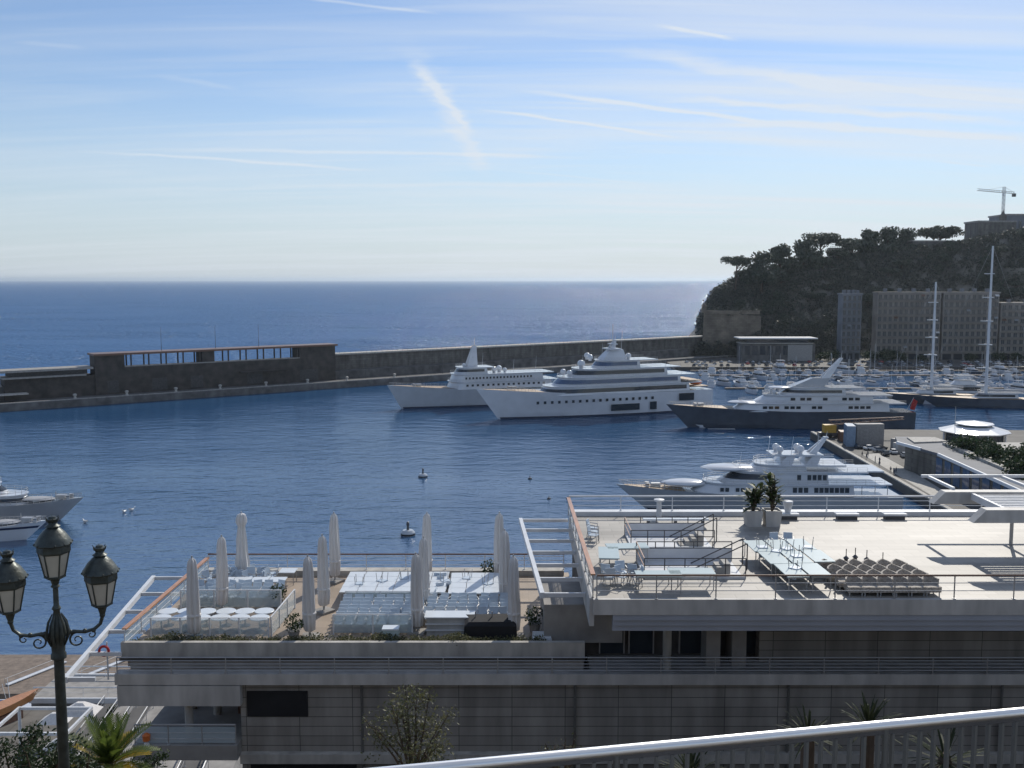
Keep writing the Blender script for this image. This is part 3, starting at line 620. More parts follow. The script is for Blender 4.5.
def bow_rail(root, L, Bm, zb, zs, t0, t1, n=16, h=1.1):
    m = MB()
    for sy in (1, -1):
        pts = [sheer(L, Bm, zb, zs, lerp(t0, t1, i / n)) for i in range(n + 1)]
        for (x, y, z), (x2, y2, z2) in zip(pts, pts[1:]):
            m.tube((x, sy * y * .97, z), (x, sy * y * .97, z + h), .05, n=4); m.tube((x, sy * y * .97, z + h), (x2, sy * y2 * .97, z2 + h), .06, n=4); m.tube((x, sy * y * .97, z + h / 2), (x2, sy * y2 * .97, z2 + h / 2), .04, n=4)
    m.build('bow_railing', 'metal', root)
def foredeck(root, L, Bm, zb, zs, t0, t1, mat='teak', dz=-.0):
    m = MB(); a = []; b = []
    for i in range(13): x, y, z = sheer(L, Bm, zb, zs, lerp(t0, t1, i / 12)); a.append((x, y * .93, z + .05)); b.append((x, -y * .93, z + .05))
    m.loft([a, b], False, False); m.build('foredeck', mat, root)
def hull(root, L, Bm, zb, zs, mat='hullwhite', **k):
    h = hull_mb(L, Bm, zb, zs, **k).build('hull', mat, root, True)
    return h
def stripe(root, L, Bm, z0, z1, m='boot', rake=.09, flare=.55, zb=1, zs=1, fine=2.3, off=.04):
    mb = MB(); rr = []
    for z in (z0, z1):
        half = []
        for i in range(31):
            t = i / 30 * .985; b = sheer(L, Bm, zb, zs, t, fine)[1]; zt = sheer(L, Bm, zb, zs, t, fine)[2]; kk = max(0, z / zt)
            wl = lerp(.94, 1 - flare, max(0, (t - .35) / .65)); y = b * (wl + (1 - wl) * kk ** 1.3) + off
            half.append((L * (t - .5) - rake * L * (1 - kk) * t ** 4, y, z))
        rr.append(half + [(x, -y, z) for x, y, z in reversed(half)])
    mb.loft(rr, False, False); mb.build('boot_stripe', m, root)
def anchor_gear(root, x, z):
    m = MB(); m.box((x, 0, z + .5), (2.2, 1.4, .9)); m.lathe([(.5, 0), (.35, .6), (.6, 1.0)], (x + 2, .9, z), 8); m.lathe([(.5, 0), (.35, .6), (.6, 1.0)], (x + 2, -.9, z), 8)
    m.tube((x - 2, 1.5, z), (x - 2, 1.5, z + 1.4), .1); m.build('windlass', 'metal', root)
def raked_mast(root, x, z, h, back, wide, th=1.6, m='hullwhite', name='radar_mast'):
    mb = MB()
    for sy in (1, -1):
        mb.loft([[(x - th, sy * wide - .25, z), (x + th, sy * wide - .25, z), (x + th, sy * wide + .25, z), (x - th, sy * wide + .25, z)],
                 [(x - back - th * .35, sy * wide * .25 - .2, z + h), (x - back + th * .35, sy * wide * .25 - .2, z + h), (x - back + th * .35, sy * wide * .25 + .2, z + h), (x - back - th * .35, sy * wide * .25 + .2, z + h)]])
    for k in (.45, .7, .97): mb.span(x - back * k - .5, x - back * k + .5, -wide * (1.2 - .6 * k), wide * (1.2 - .6 * k), z + h * k - .15, z + h * k + .15)
    mb.tube((x - back, 0, z + h), (x - back - .3, 0, z + h * 1.35), .1, .04); return mb.build(name, m, root)
def place(root, bow, stern_pt):
    d = (bow - stern_pt); root.location = ((bow.x + stern_pt.x) / 2, (bow.y + stern_pt.y) / 2, 0); root.rotation_euler = (0, 0, math.atan2(d.y, d.x))

# --- the largest white yacht (centre)
LM = thing('large_yacht', 'largest white yacht with stacked decks, dark window bands and satellite domes', 'yacht')
L, Bm, zb, zs = 104, 18, 12.5, 9.0
hull(LM, L, Bm, zb, zs); stripe(LM, L, Bm, -.1, .8, zb=zb, zs=zs); foredeck(LM, L, Bm, zb, zs, .74, .97, 'teak')
side_windows(LM, [x for x in range(-22, 30, 3)], lambda x: 9.0 - max(0, (x - 5) / 40) ** 2 * 3.0, 6.8, 1.1, 1.1, name='porthole')
for sy in (1, -1):
    for q in ((-16, -3, sy * 8.72, sy * 9.0, 2.2, 4.8), (-24, -21, sy * 8.7, sy * 9.0, 2.0, 5.2), (-42, -35, sy * 8.35, sy * 8.8, 5.0, 8.0)): m = MB(); m.span(*q); m.build('side_door', 'glassdk', LM)
tier(LM, 'main_deck', -40, 25, 8.6, 9.1, 3.2, 14, 3, band=(.28, .78), over_aft=6)
tier(LM, 'upper_deck', -36, 19, 8.0, 12.6, 3.1, 11, 3.5, band=(.25, .8), over_aft=7, glass='glassbl')
tier(LM, 'bridge_deck', -30, 12, 7.2, 16.0, 3.0, 8, 3, band=(.3, .85), over_aft=6)
tier(LM, 'sun_deck', -18, 1, 5.6, 19.3, 2.8, 5, 2.2, band=(.3, .85), glass='glassbl', over_aft=8)
m = MB(); m.loft([[(x, y, z) for x, y in ((-13, 3.2), (-2, 3.0), (-2, -3.0), (-13, -3.2))] for z in (22.3,)] + [[(x, y, 26.5) for x, y in ((-12, 1.8), (-6, 1.6), (-6, -1.6), (-12, -1.8))]]); m.build('funnel', 'hullwhite', LM)
raked_mast(LM, -7, 26.0, 4.5, 2, 2.0, 1.0)
m = MB(); m.span(-10, -5, -3.6, 3.6, 26.6, 27.1); m.span(-9, -7, -2.6, 2.6, 28.6, 29.0); m.tube((-8, 0, 29), (-8, 0, 37), .14, .05); m.build('mast_spreader', 'hullwhite', LM)
for x, y, z, r in ((8, 3.4, 19.4, 1.6), (13, -3, 16.3, 1.2), (13, 3, 16.3, 1.2), (2, -3.4, 22.4, 1.3), (4, 3.4, 22.4, 1.2), (-14, 2.5, 22.4, 1.2)): dome(LM, x, y, z, r)
m = MB(); m.span(-50, -36, -7, 7, 10.2, 10.6); m.span(-46, -38, -7.5, 7.5, 12.9, 13.25); m.build('aft_terrace', 'teak', LM)
m = MB(); m.ellip((-47, 2, 11.6), 3.2, 1.3, 1.0); m.build('tender', 'orange', LM)
anchor_gear(LM, 36, 12); bow_rail(LM, L, Bm, zb, zs, .78, .99)
b = atz(476, 389, 12.5); s = atz(716, 402, 0)
u = Vector((-(87), -(35), 0)).normalized(); bowp = Vector((b.x, b.y, 0)); place(LM, bowp, bowp - u * L)

# --- yacht behind it
L2 = thing('explorer_yacht', 'white yacht with long grey bow moored behind the largest yacht', 'yacht')
L, Bm, zb, zs = 88, 14, 10.5, 7.0
hull(L2, L, Bm, zb, zs, 'hullgrey', rake=.07); stripe(L2, L, Bm, -.1, .7, zb=zb, zs=zs, rake=.07); foredeck(L2, L, Bm, zb, zs, .66, .97)
tier(L2, 'main_deck', -30, 17, 6.6, 7.8, 3.0, 5, 1.5, band=None)
tier(L2, 'upper_deck', -26, 15.5, 6.2, 11.0, 3.0, 4, 1.2, band=None, over_aft=5)
side_windows(L2, [x * 1.6 - 20 for x in range(20)], 6.25, 12.6, .8, .9, name='window'); side_windows(L2, [x * 2.4 - 26 for x in range(16)], 6.62, 9.5, 1.0, .9)
tier(L2, 'bridge', 0, 13.5, 5.0, 14.3, 2.6, 4, 1.4, band=(.35, .8), over_aft=3)
raked_mast(L2, 6, 17, 9.5, 1.5, 1.8, 2.4)
for x, y, z, r in ((-4, 2, 14.3, 1.2), (-8, -2, 14.3, 1.3), (-9, 2.4, 14.3, 1.0), (10, 2, 17.2, .8)): dome(L2, x, y, z, r)
anchor_gear(L2, 30, 9.5); bow_rail(L2, L, Bm, zb, zs, .66, .99)
b = atz(387, 385, 10.5); bowp = Vector((b.x, b.y, 0)); place(L2, bowp, bowp - u * L)

# --- dark hulled yacht (right middle)
L3 = thing('dark_hulled_yacht', 'long navy-hulled yacht with white superstructure and a raked mast', 'yacht')
L, Bm, zb, zs = 92, 14, 8.8, 6.2
hull(L3, L, Bm, zb, zs, 'hullnavy'); foredeck(L3, L, Bm, zb, zs, .76, .97)
tier(L3, 'main_deck', -36, 22, 6.4, 6.5, 2.8, 12, 4, band=None, over_aft=6); 
tier(L3, 'upper_deck', -30, 14, 5.9, 9.6, 2.7, 12, 5, band=None, over_aft=7)
tier(L3, 'sun_deck', -20, 4, 5.0, 12.6, 2.4, 8, 4, band=(.3, .75), over_aft=6)
side_windows(L3, [-28, -25.8, -23.6, -21.4, -10, -7.8, -2, .2, 2.4, 6, 8.2, 10.4], lambda x: 6.36 - max(0, (x - 4) / 20) ** 2 * 1.2, 8.1, 1.6, 1.0)
side_windows(L3, [-24, -21.6, -19.2, -12, -6, -3.6, 0], 5.88, 11.2, 1.7, 1.0)
m = MB(); m.loft([[(-12, 3.5, 15.3), (0, 3.0, 15.3), (0, -3.0, 15.3), (-12, -3.5, 15.3)], [(-15.5, 1.6, 18.6), (-8.5, 1.4, 18.6), (-8.5, -1.4, 18.6), (-15.5, -1.6, 18.6)]]); m.build('funnel', 'silver', L3)
raked_mast(L3, -13, 18, 8, 6.5, 1.4, 1.6)
for x, y, z, r in ((6, 2.2, 12.6, .8), (6, -2.2, 12.6, .8)): dome(L3, x, y, z, r)
m = MB(); m.ellip((3, 0, 15.1), 5, 3.8, .5); m.ellip((17, 0, 9.6), 6, 4, .6); m.build('white_canopy', 'hullwhite', L3, True)
anchor_gear(L3, 33, 8.2); bow_rail(L3, L, Bm, zb, zs, .8, .99)
m = MB(); m.tube((-45, 0, 6.2), (-47.5, 0, 11), .1); m.build('ensign_staff', 'metal', L3)
m = MB(); rr = []
for k in range(7): rr.append([(-47.4 - k * .25, math.sin(k * 1.4) * .35 + .05, 10.6 - k * .15), (-46 - k * .3, math.sin(k * 1.2 + 1) * .35 + .05, 6.8 - k * .1), (-46 - k * .3, math.sin(k * 1.2 + 1) * .35 - .05, 6.8 - k * .1), (-47.4 - k * .25, math.sin(k * 1.4) * .35 - .05, 10.6 - k * .15)])
m.loft(rr); fl = m.build('ensign', 'redm'); fl.parent = L3
b = atz(666, 404, 8.8); bowp = Vector((b.x, b.y, 0)); u3 = Vector((-1, -.02, 0)).normalized(); place(L3, bowp, bowp - u3 * L)

# --- near white yacht behind the terrace
L4 = thing('motor_yacht', 'white motor yacht with grey hull lying just beyond the upper terrace', 'yacht')
L, Bm, zb, zs = 67, 11.5, 6.2, 4.2
hull(L4, L, Bm, zb, zs, 'silver', rake=.11); stripe(L4, L, Bm, -.1, .5, zb=zb, zs=zs, rake=.11); foredeck(L4, L, Bm, zb, zs, .76, .97)
tier(L4, 'main_deck', -22, 17.5, 5.2, 4.3, 2.7, 12, 5.5, band=None, over_aft=7)
tier(L4, 'upper_deck', -16, 9.5, 4.8, 7.3, 2.6, 9, 4.5, band=(.35, .85), bx0=-1, over_aft=9)
tier(L4, 'sun_deck', -11, 4, 4.2, 10.2, 1.2, 7, 4, band=None, over_aft=9)
def quadset(xs, y, z, ww, hh, nm='window'): side_windows(L4, xs, y, z, ww, hh, name=nm)
quadset([9.0, 7.8, 5.4, 4.2, 3.0, .6, -.6, -1.8], lambda x: 5.13 - max(0, (x - 2) / 14) ** 2 * 1.2, 5.9, .85, .9)
quadset([-8.0, -9.3, -10.6, -13 - 0, -14.2, -15.4, -16.6, -17.8, -19, -20.2], 5.16, 5.9, .95, 1.2)
quadset([-9, -11.4, -12.6, -13.8, -15], 4.74, 8.8, .9, 1.3)
m = MB(); m.ellip((6, 0, 10.4), 7.5, 4.2, .8); m.ellip((17, 0, 6.6), 6, 3.4, .9); m.build('coachroof', 'hullwhite', L4, True)
m = MB()
for k in (-6, -12):
    m.loft([[(k - 1.5, 3.9, 11.6), (k + 1.5, 3.9, 11.6), (k + 1.5, -3.9, 11.6), (k - 1.5, -3.9, 11.6)], [(k - 2.5, 3.0, 13.6), (k - .5, 3.0, 13.6), (k - .5, -3.0, 13.6), (k - 2.5, -3.0, 13.6)]])
m.span(-15, -3, -3.4, 3.4, 13.6, 14.0); m.build('radar_arch', 'hullwhite', L4)
for x, y, z, r in ((-5, 2, 14, .85), (-5, -2, 14, .85), (-10, 1.6, 14, .9), (-10, -1.6, 14, .9)): dome(L4, x, y, z, r)
raked_mast(L4, -13, 14, 3.8, 3.4, 1.2, .9)
m = MB(); m.span(-31, -22, -4.4, 4.4, 6.9, 7.2); m.span(-29, -20, -4.2, 4.2, 10.0, 10.3); m.build('aft_awning', 'hullwhite', L4)
for x in (-30, -24):
    for sy in (1, -1): m = MB(); m.tube((x, sy * 4.1, 4.2), (x, sy * 4.1, 6.9), .09, n=5); m.build('stanchion', 'metal', L4)
anchor_gear(L4, 24, 5.6); bow_rail(L4, L, Bm, zb, zs, .74, .99)
b = atz(616, 484, 6.2); bowp = Vector((b.x, b.y, 0)); place(L4, bowp, bowp + Vector((1, -.015, 0)) * L)

for yt, spots in ((LM, ((-12, 0, 26, 8), (-4, 2, 22, 7), (-4, -2, 22, 7), (6, 0, 19.6, 5), (-30, 5, 16, 6))), (L2, ((6, 1, 17, 9), (0, -2, 17, 6), (-14, 0, 14.3, 6), (-24, 2, 14.3, 7))), (L3, ((-8, 0, 15, 7), (-12, 1.5, 18, 6), (0, -2, 15, 5), (-26, 2, 12.6, 6))), (L4, ((-8, 1, 14, 4), (-14, 1, 14, 5), (-3, -1, 14, 4), (4, 0, 11, 3)))):
    for x, y, z, h in spots: m = MB(); m.tube((x, y, z), (x - .4, y, z + h), .08, .03, 5); m.build('antenna', 'white', yt)
# --- two big motor yachts entering at the left edge
def left_yacht(label, bx, by, zb, L, Bm, ang, mats, stripe_m):
    r = thing('motor_yacht', label, 'yacht'); zs = zb * .62
    hull(r, L, Bm, zb, zs, mats, rake=.13, flare=.6); stripe(r, L, Bm, zb * .62, zb * .74, stripe_m, zb=zb, zs=zs, rake=.13, flare=.6)
    tier(r, 'main_deck', -L * .35, L * .24, Bm * .40, zs + .3, 2.2, L * .2, L * .06, band=(.4, .8), over_aft=3)
    tier(r, 'upper_deck', -L * .3, L * .10, Bm * .34, zs + 2.9, 2.0, L * .16, L * .06, band=(.3, .8), over_aft=4)
    m = MB(); m.ellip((L * .25, 0, zb * .92), L * .10, Bm * .26, .35); m.build('sunpad', 'canvgr', r, True)
    bow_rail(r, L, Bm, zb, zs, .6, .99, 14, .9); anchor_gear(r, L * .38, zb * .92)
    b = atz(bx, by, zb); d = Vector((math.cos(ang), math.sin(ang), 0)); place(r, Vector((b.x, b.y, 0)), Vector((b.x, b.y, 0)) - d * L)
left_yacht('white yacht bow reaching furthest into the picture at the left edge', 84, 497, 5.4, 44, 9, R(-2), 'silver', 'silver')
left_yacht('white yacht with a navy stripe, nearer of the two at the left edge', 48, 520, 4.2, 36, 8, R(2), 'hullwhite', 'stripe')

# --- two sailing superyachts with tall masts
def sail_yacht(label, mx, mtop, Y, L, hullm, ang):
    r = thing('sailing_yacht', label, 'sailing yacht'); zb, zs, Bm = 5.0, 3.8, 9.5
    hull(r, L, Bm, zb, zs, hullm, rake=.14, flare=.5); foredeck(r, L, Bm, zb, zs, .1, .97, 'teak')
    tier(r, 'deckhouse', -L * .22, L * .10, 3.0, 4.2, 1.9, 6, 3, band=(.3, .8), over_aft=3)
    p = atY(mx, mtop, Y); H = p.z - 4
    ms = MB(); ms.tube((0, 0, 4), (0, 0, 4 + H), .75, .42, 8); mo = ms.build('mast', 'hullwhite', r)
    for k in range(5):
        m = MB(); z = 4 + H * (.2 + .155 * k); q = 4.2 - k * .35; m.tube((0, -q, z), (0, q, z), .22, n=4); m.tube((q, -.6, z), (-q * .4, .6, z), .24, n=4); m.build('spreader', 'white', mo)
    m = MB(); m.tube((0, 0, 4 + H), (L * .48, 0, 5), .045, n=4); m.tube((0, 0, 4 + H), (-L * .46, 0, 4.2), .045, n=4)
    for sy in (1, -1): m.tube((0, 0, 4 + H * .95), (0, sy * 4.4, 4.2), .045, n=4)
    m.build('rigging', 'metal', r)
    m = MB(); m.tube((-.6, 0, 7.5), (-L * .32, 0, 7.2), .55, .45, 8); m.build('boom', 'canvgr', r)
    r.location = (p.x, Y, 0); r.rotation_euler = (0, 0, ang)
sail_yacht('dark sailing yacht under the taller of the two masts', 993, 246, 432, 58, 'hullnavy', R(176))
sail_yacht('dark sailing yacht under the shorter mast, left of the taller one', 936, 282, 446, 46, 'hullnavy', R(184))

# --- marina: small motor yachts and sailing boats
def cruiser(L, label, hullm='hullwhite', fly=True):
    r = thing('motor_cruiser', label, 'motor boat', group='motor boats packed in the marina'); zb, zs = L * .13, L * .085; Bm = L * .27
    hull_mb(L, Bm, zb, zs, ns=10).build('hull', hullm, r, True)
    tier(r, 'cabin', -L * .34, L * .22, Bm * .40, zs, L * .085, L * .2, L * .07, band=(.35, .85), over_aft=L * .06, lip=.15)
    if fly: tier(r, 'flybridge', -L * .25, L * .04, Bm * .32, zs + L * .095, L * .05, L * .1, L * .05, band=None, slab=None); m = MB(); m.span(-L * .22, -L * .03, -Bm * .33, Bm * .33, zs + L * .20, zs + L * .212)
    else: m = MB(); m.span(-L * .4, -L * .2, -Bm * .33, Bm * .33, zs + L * .10, zs + L * .11)
    for x in (-L * .2, -L * .05):
        for sy in (1, -1): m.tube((x, sy * Bm * .3, zs + L * .05), (x, sy * Bm * .3, zs + (L * .2 if fly else L * .1)), .06, n=4)
    m.build('hardtop', 'hullwhite' if fly else 'blue', r); m = MB(); m.tube((-L * .12, 0, zs + L * .1), (-L * .14, 0, zs + L * .36), .05, n=4); m.tube((-L * .16, .3, zs + L * .1), (-L * .2, .3, zs + L * .30), .04, n=4); m.build('antenna', 'white', r); return r
def sloop(L, label):
    r = thing('sailboat', label, 'sailing boat', group='sailing boats in the marina'); hull_mb(L, L * .28, L * .11, L * .09, ns=10, rake=.14).build('hull', 'hullwhite', r, True)
    tier(r, 'cabin', -L * .1, L * .2, L * .08, L * .09, L * .05, L * .1, L * .05, over_aft=0, lip=.1)
    m = MB(); m.tube((L * .08, 0, L * .1), (L * .08, 0, L * 1.35), .12, .07, 5); m.build('mast', 'white', r)
    m = MB(); m.tube((L * .08, 0, L * .24), (-L * .34, 0, L * .23), .22, n=6); m.build('furled_sail', 'blue', r)
    m = MB(); m.tube((L * .08, 0, L * 1.33), (L * .49, 0, L * .11), .04, n=3); m.tube((L * .08, 0, L * 1.33), (-L * .48, 0, L * .1), .04, n=3); m.build('rigging', 'metal', r); return r
rb = random.Random(21)
B1 = cruiser(22, 'white flybridge cruiser'); B2 = cruiser(15, 'small white cruiser', fly=False); B3 = cruiser(28, 'large white cruiser'); B4 = cruiser(18, 'dark-hulled motor cruiser', 'hullnavy'); B5 = sloop(14, 'sloop')
pro = [(B1, 'white flybridge cruiser'), (B2, 'small open white cruiser'), (B3, 'large white flybridge cruiser'), (B4, 'dark-hulled motor cruiser'), (B5, 'small white sailing boat with blue sail cover')]
first = [True] * 5
rows = [(490, 118, 285, 'front', 7.4), (520, 104, 300, 'second', 6.4), (552, 108, 318, 'third', 6.2), (590, 112, 340, 'rearmost', 5.4)]
for (Y, xa, xb, rn, step) in rows:
    x = xa
    while x < xb:
        k = rb.choices(range(5), (5, 5, 2 if Y < 600 else 1, 2.4, 6))[0]; sz = rb.uniform(.5, .92)
        rz = math.pi * (.5 if rb.random() < .5 else 1.5) + rb.uniform(-.35, .35)
        y = Y + rb.uniform(-5, 5)
        if rb.random() < .90:
            o = put(pro[k][0], first[k], (x, y, 0), rz, '%s berthed in the %s row of the marina' % (pro[k][1], rn), scale=sz); first[k] = False
        x += step * rb.uniform(.85, 1.3) * (1.1 if k == 2 else 1)
for i, (x, y, k, rz, lb, s) in enumerate([(205, 462, 2, 3.0, 'large white cruiser lying broadside in front of the marina, left of the shorter mast', 1.35), (262, 470, 2, 3.2, 'large white cruiser lying broadside between the two tall masts', 1.3), (300, 462, 2, 3.1, 'large white cruiser moored broadside right of the taller mast', 1.5), (182, 446, 0, 2.9, 'white flybridge cruiser close behind the red ensign', 1.2),
        (238, 404, 3, 3.1, 'dark-hulled cruiser in front of the dark sailing yachts', 1.3)]):
    o = put(pro[k][0], first[k], (x, y, 0), rz, lb, scale=s); first[k] = False
def car(label, mt):
    r = thing('parked_car', label, 'car', group='cars parked along the marina quay'); m = MB(); secs = []
    for x, hw, z0, z1 in ((-2.1, .72, .45, .8), (-1.95, .82, .3, .95), (-.9, .86, .28, .98), (.7, .86, .28, .95), (1.7, .82, .3, .82), (2.1, .70, .42, .66)): secs.append([(x, hw, z0), (x, hw, z1), (x, -hw, z1), (x, -hw, z0)])
    m.loft(secs); m.build('body', mt, r); m = MB(); m.loft([[(-1.7, .76, .95), (1.0, .76, .93), (1.0, -.76, .93), (-1.7, -.76, .95)], [(-1.2, .60, 1.42), (.2, .60, 1.44), (.2, -.60, 1.44), (-1.2, -.60, 1.42)]]); c = m.build('window', 'glassdk', r)
    m = MB(); m.box((-.5, 0, 1.45), (1.35, 1.16, .05)); m.build('roof', mt, r)
    for x in (-1.3, 1.3):
        for sy in (1, -1): m = MB(); m.tube((x, sy * .68, .32), (x, sy * .88, .32), .32, n=10); m.build('wheel', 'black', r)
    return r
CARS = [(car('white', 'white'), 'white'), (car('dark', 'hullnavy'), 'dark blue'), (car('silver', 'silver'), 'silver'), (car('red', 'redm'), 'red')]; fc = [True] * 4
for j, y in enumerate((614, 626, 640)):
    x = 112
    while x < 345:
        k = rb.choices(range(4), (4, 4, 4, 1))[0]
        if rb.random() < .6: put(CARS[k][0], fc[k], (x, y, 2.25), math.pi / 2 + rb.uniform(-.05, .05), '%s car parked in the %s line on the quay below the apartment blocks' % (CARS[k][1], ('waterside', 'middle', 'inner')[j])); fc[k] = False
        x += rb.uniform(2.9, 5)
# pontoons between rows
pn = None
for i, (Y, nm) in enumerate(((504, 'front'), (574, 'middle'), (603, 'rear'))):
    m = MB(); m.span(108, 345, Y - 1.2, Y + 1.2, -.2, .7); o = m.build('pontoon', 'pier'); tag(o, 'long grey pontoon, %s one of the marina' % nm, 'pontoon', 'marina pontoons')

# --- small things on the water
def dinghy(label, L):
    r = thing('dinghy', label, 'dinghy'); hull_mb(L, L * .38, L * .14, L * .11, ns=10, keel=-.2).build('hull', 'hullwhite', r, True)
    m = MB(); m.box((-.2 * L, 0, L * .17), (.3, L * .25, .5)); m.box((-.46 * L, 0, L * .15), (.5, .5, .9)); m.build('console', 'metaldk', r)
    m = MB(); m.tube((.1 * L, 0, L * .1), (.1 * L, 0, L * .38), .06); m.tube((-.2 * L, .3, L * .1), (-.2 * L, .3, L * .3), .05); m.build('stanchion', 'metal', r); return r
d = dinghy('small white launch with a wake beside the navy-hulled yacht', 9); p = atz(700, 427, 0); d.location = p; d.rotation_euler = (0, 0, 3.1)
m = MB(); p = atz(716, 429, 0)
m.loft([[(p.x - 3, p.y - .3, .03), (p.x - 3, p.y + .3, .03), (p.x - 3, p.y + .3, .10), (p.x - 3, p.y - .3, .10)], [(p.x + 7, p.y - 1.2, .03), (p.x + 7, p.y + 1.2, .03), (p.x + 7, p.y + 1.2, .05), (p.x + 7, p.y - 1.2, .05)]]); struct('wake', m, 'white')
def buoy(label, px, py, s, cap=True):
    r = thing('mooring_buoy', label, 'buoy', atz(px, py, 0)); m = MB(); m.lathe([(.9, -.5), (1.35, -.1), (1.35, .55), (1.0, .95), (.3, 1.05)], n=16); m.build('float', 'hullgrey' if cap else 'metaldk', r, True)
    m = MB(); m.lathe([(1.37, .05), (1.40, .2), (1.37, .35)], n=16); m.build('fender', 'black', r, True)
    m = MB(); m.lathe([(.28, .9), (.22, 1.6), (.30, 2.1), (.22, 2.5), (.05, 2.6)], n=8); m.build('post', 'metaldk', r, True); r.scale = (s,) * 3; return r
buoy('white mooring buoy with a dark post, further one in open harbour water', 423, 477, .95); buoy('white mooring buoy with a dark post, nearer one beside the parasols', 408, 535, 1.15)
buoy('small dark float on open water right of the further white buoy', 530, 479, .4, False); buoy('small dark float close beyond the upper terrace corner', 568, 499, .35, False); buoy('small dark float on water left of the white pergola frame corner', 549, 499, .35, False)
def gull(label, px, py):
    r = thing('gull', label, 'bird', atz(px, py, .15), rb.random() * 6, 'gulls floating on the harbour'); m = MB()
    m.loft([[(x, w_ * math.cos(a), z + w_ * .8 * math.sin(a)) for a in [k * math.pi / 4 for k in range(8)]] for x, w_, z in ((-.5, .03, .16), (-.3, .14, .1), (0, .2, .08), (.22, .15, .12), (.3, .08, .26), (.36, .09, .34), (.44, .06, .34), (.54, .01, .31))]); m.build('body', 'white', r, True); r.scale = (1.8,) * 3
    m = MB(); 
    for sy in (1, -1): m.loft([[(-.62, sy * .06, .2), (-.62, sy * .07, .2), (-.62, sy * .06, .21)], [(-.2, sy * .2, .15), (-.2, sy * .23, .15), (-.2, sy * .18, .24)], [(.15, sy * .14, .16), (.15, sy * .17, .16), (.15, sy * .12, .2)]])
    m.build('wing', 'metal', r)
gull('white gull floating left of its close companion', 124, 512); gull('white gull floating right of its close companion', 132, 510); gull('lone gull on the water near the right lantern', 85, 522)

# ================================================================ RIGHT-HAND PORT QUAY
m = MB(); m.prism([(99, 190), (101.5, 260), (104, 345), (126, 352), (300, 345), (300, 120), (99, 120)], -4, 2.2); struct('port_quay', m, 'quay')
m = MB(); m.prism([(99.1, 190), (101.6, 260), (104.1, 345), (105.2, 345), (102.7, 260), (100.2, 190)], 2.2, 2.55); struct('quay_edge', m, 'conclt')
m = MB(); m.prism([(103.2, 240), (108, 240), (110.5, 268), (112, 302), (106.6, 300)], 2.2, 2.24); struct('painted_sun_paving', m, 'sunlit_pave')  # patch of quay painted lighter where the sun falls
tb = thing('ferry_terminal', 'curved terminal building on the quay with a zinc roof edged in white', 'building')
m = MB(); m.prism([(112, 212), (112, 262), (110, 276), (113, 284), (119, 284), (118, 212)], 2.2, 9.2); m.build('wall', 'concbr', tb)
m = MB(); m.prism([(109.5, 205), (111.5, 258), (108.0, 277), (111, 286.5), (121, 286), (120, 270), (117, 205)], 9.2, 9.9); m.build('roof', 'roofgr', tb)
m = MB(); m.prism([(109.1, 205), (111.1, 258), (111.6, 258), (109.6, 205)], 9.3, 10.05); m.prism([(107.6, 277), (108.1, 277), (110.4, 266), (109.8, 266)], 9.3, 10.05); m.build('white_edge', 'roofwht', tb)
m = MB(); m.prism([(115.6, 205), (118.4, 272), (120.2, 272), (117.4, 205)], 9.9, 10.6); m.build('parapet', 'conclt', tb)
m = MB(); m.prism([(111.5, 274), (113, 283), (121, 283), (121.5, 276)], 9.9, 10.3); m.build('roof_terrace', 'conclt', tb)
for k in range(9):
    m = MB(); m.span(111.85, 112.1, 215 + k * 5.2, 218.6 + k * 5.2, 3.2, 8.6); m.build('window', 'glassbl', tb)
pv = thing('pavilion', 'round white-roofed pavilion on the quay behind the bushes', 'pavilion', (141.5, 303, 2.6))
m = MB(); m.lathe([(8.6, 0), (8.6, 6.4)], n=16); m.build('wall', 'glassdk', pv)
m = MB(); m.lathe([(10.2, 6.3), (10.4, 6.6), (5.6, 8.0), (5.4, 8.0)], n=10); rf = m.build('roof', 'roofwht', pv)
m = MB(); m.lathe([(5.0, 8.0), (4.9, 8.6)], n=10); m.build('clerestory', 'glassdk', rf); m = MB(); m.lathe([(5.6, 8.6), (5.6, 8.85), (1, 9.5), (.1, 9.6)], n=10); m.build('cap', 'roofwht', rf)
m = MB(); m.tube((-6, 0, 8), (-6, 0, 14), .12, .06, 5); m.build('flagpole', 'metal', pv)
for k in range(8): a = k * math.pi / 4; m = MB(); m.tube((9.2 * math.cos(a), 9.2 * math.sin(a), 0), (9.2 * math.cos(a), 9.2 * math.sin(a), 6.4), .2); m.build('column', 'white', pv)
m = MB(); m.span(121, 175, 196, 284, 2.2, 8.6); o = m.build('planted_roof', 'conclt'); tag(o, 'low flat-roofed block carrying the dark bushes beside the terminal', 'building')
def bush(seed, r, matn='hedge'):
    rg = random.Random(seed); root = thing('bush', '', 'bush', group='bushes on the quay'); m = MB()
    for k in range(9): m.clump((rg.uniform(-.6, .6) * r, rg.uniform(-.6, .6) * r, r * rg.uniform(.35, .75)), r * .5, 90, r * .17, rg, .8)
    m.build('foliage', matn, root); t = MB(); t.path([(0, 0, -.3), (.1, 0, r * .4), (.3, .2, r * .8)], [.16, .12, .05], 5); t.build('stem', 'bark', root); return root
b1 = bush(5, 5.2); b2 = bush(6, 4.0); rg = random.Random(9); fb = [True, True]
for i in range(34):
    k = i % 2; y = rg.uniform(215, 276); x = rg.uniform(119, 137) + (y - 245) * .08
    put((b1, b2)[k], fb[k], (x, y, 8.5), rg.random() * 6, 'dark green bush massed on the flat roof between terminal and pavilion', scale=rg.uniform(.7, 1.05)); fb[k] = False
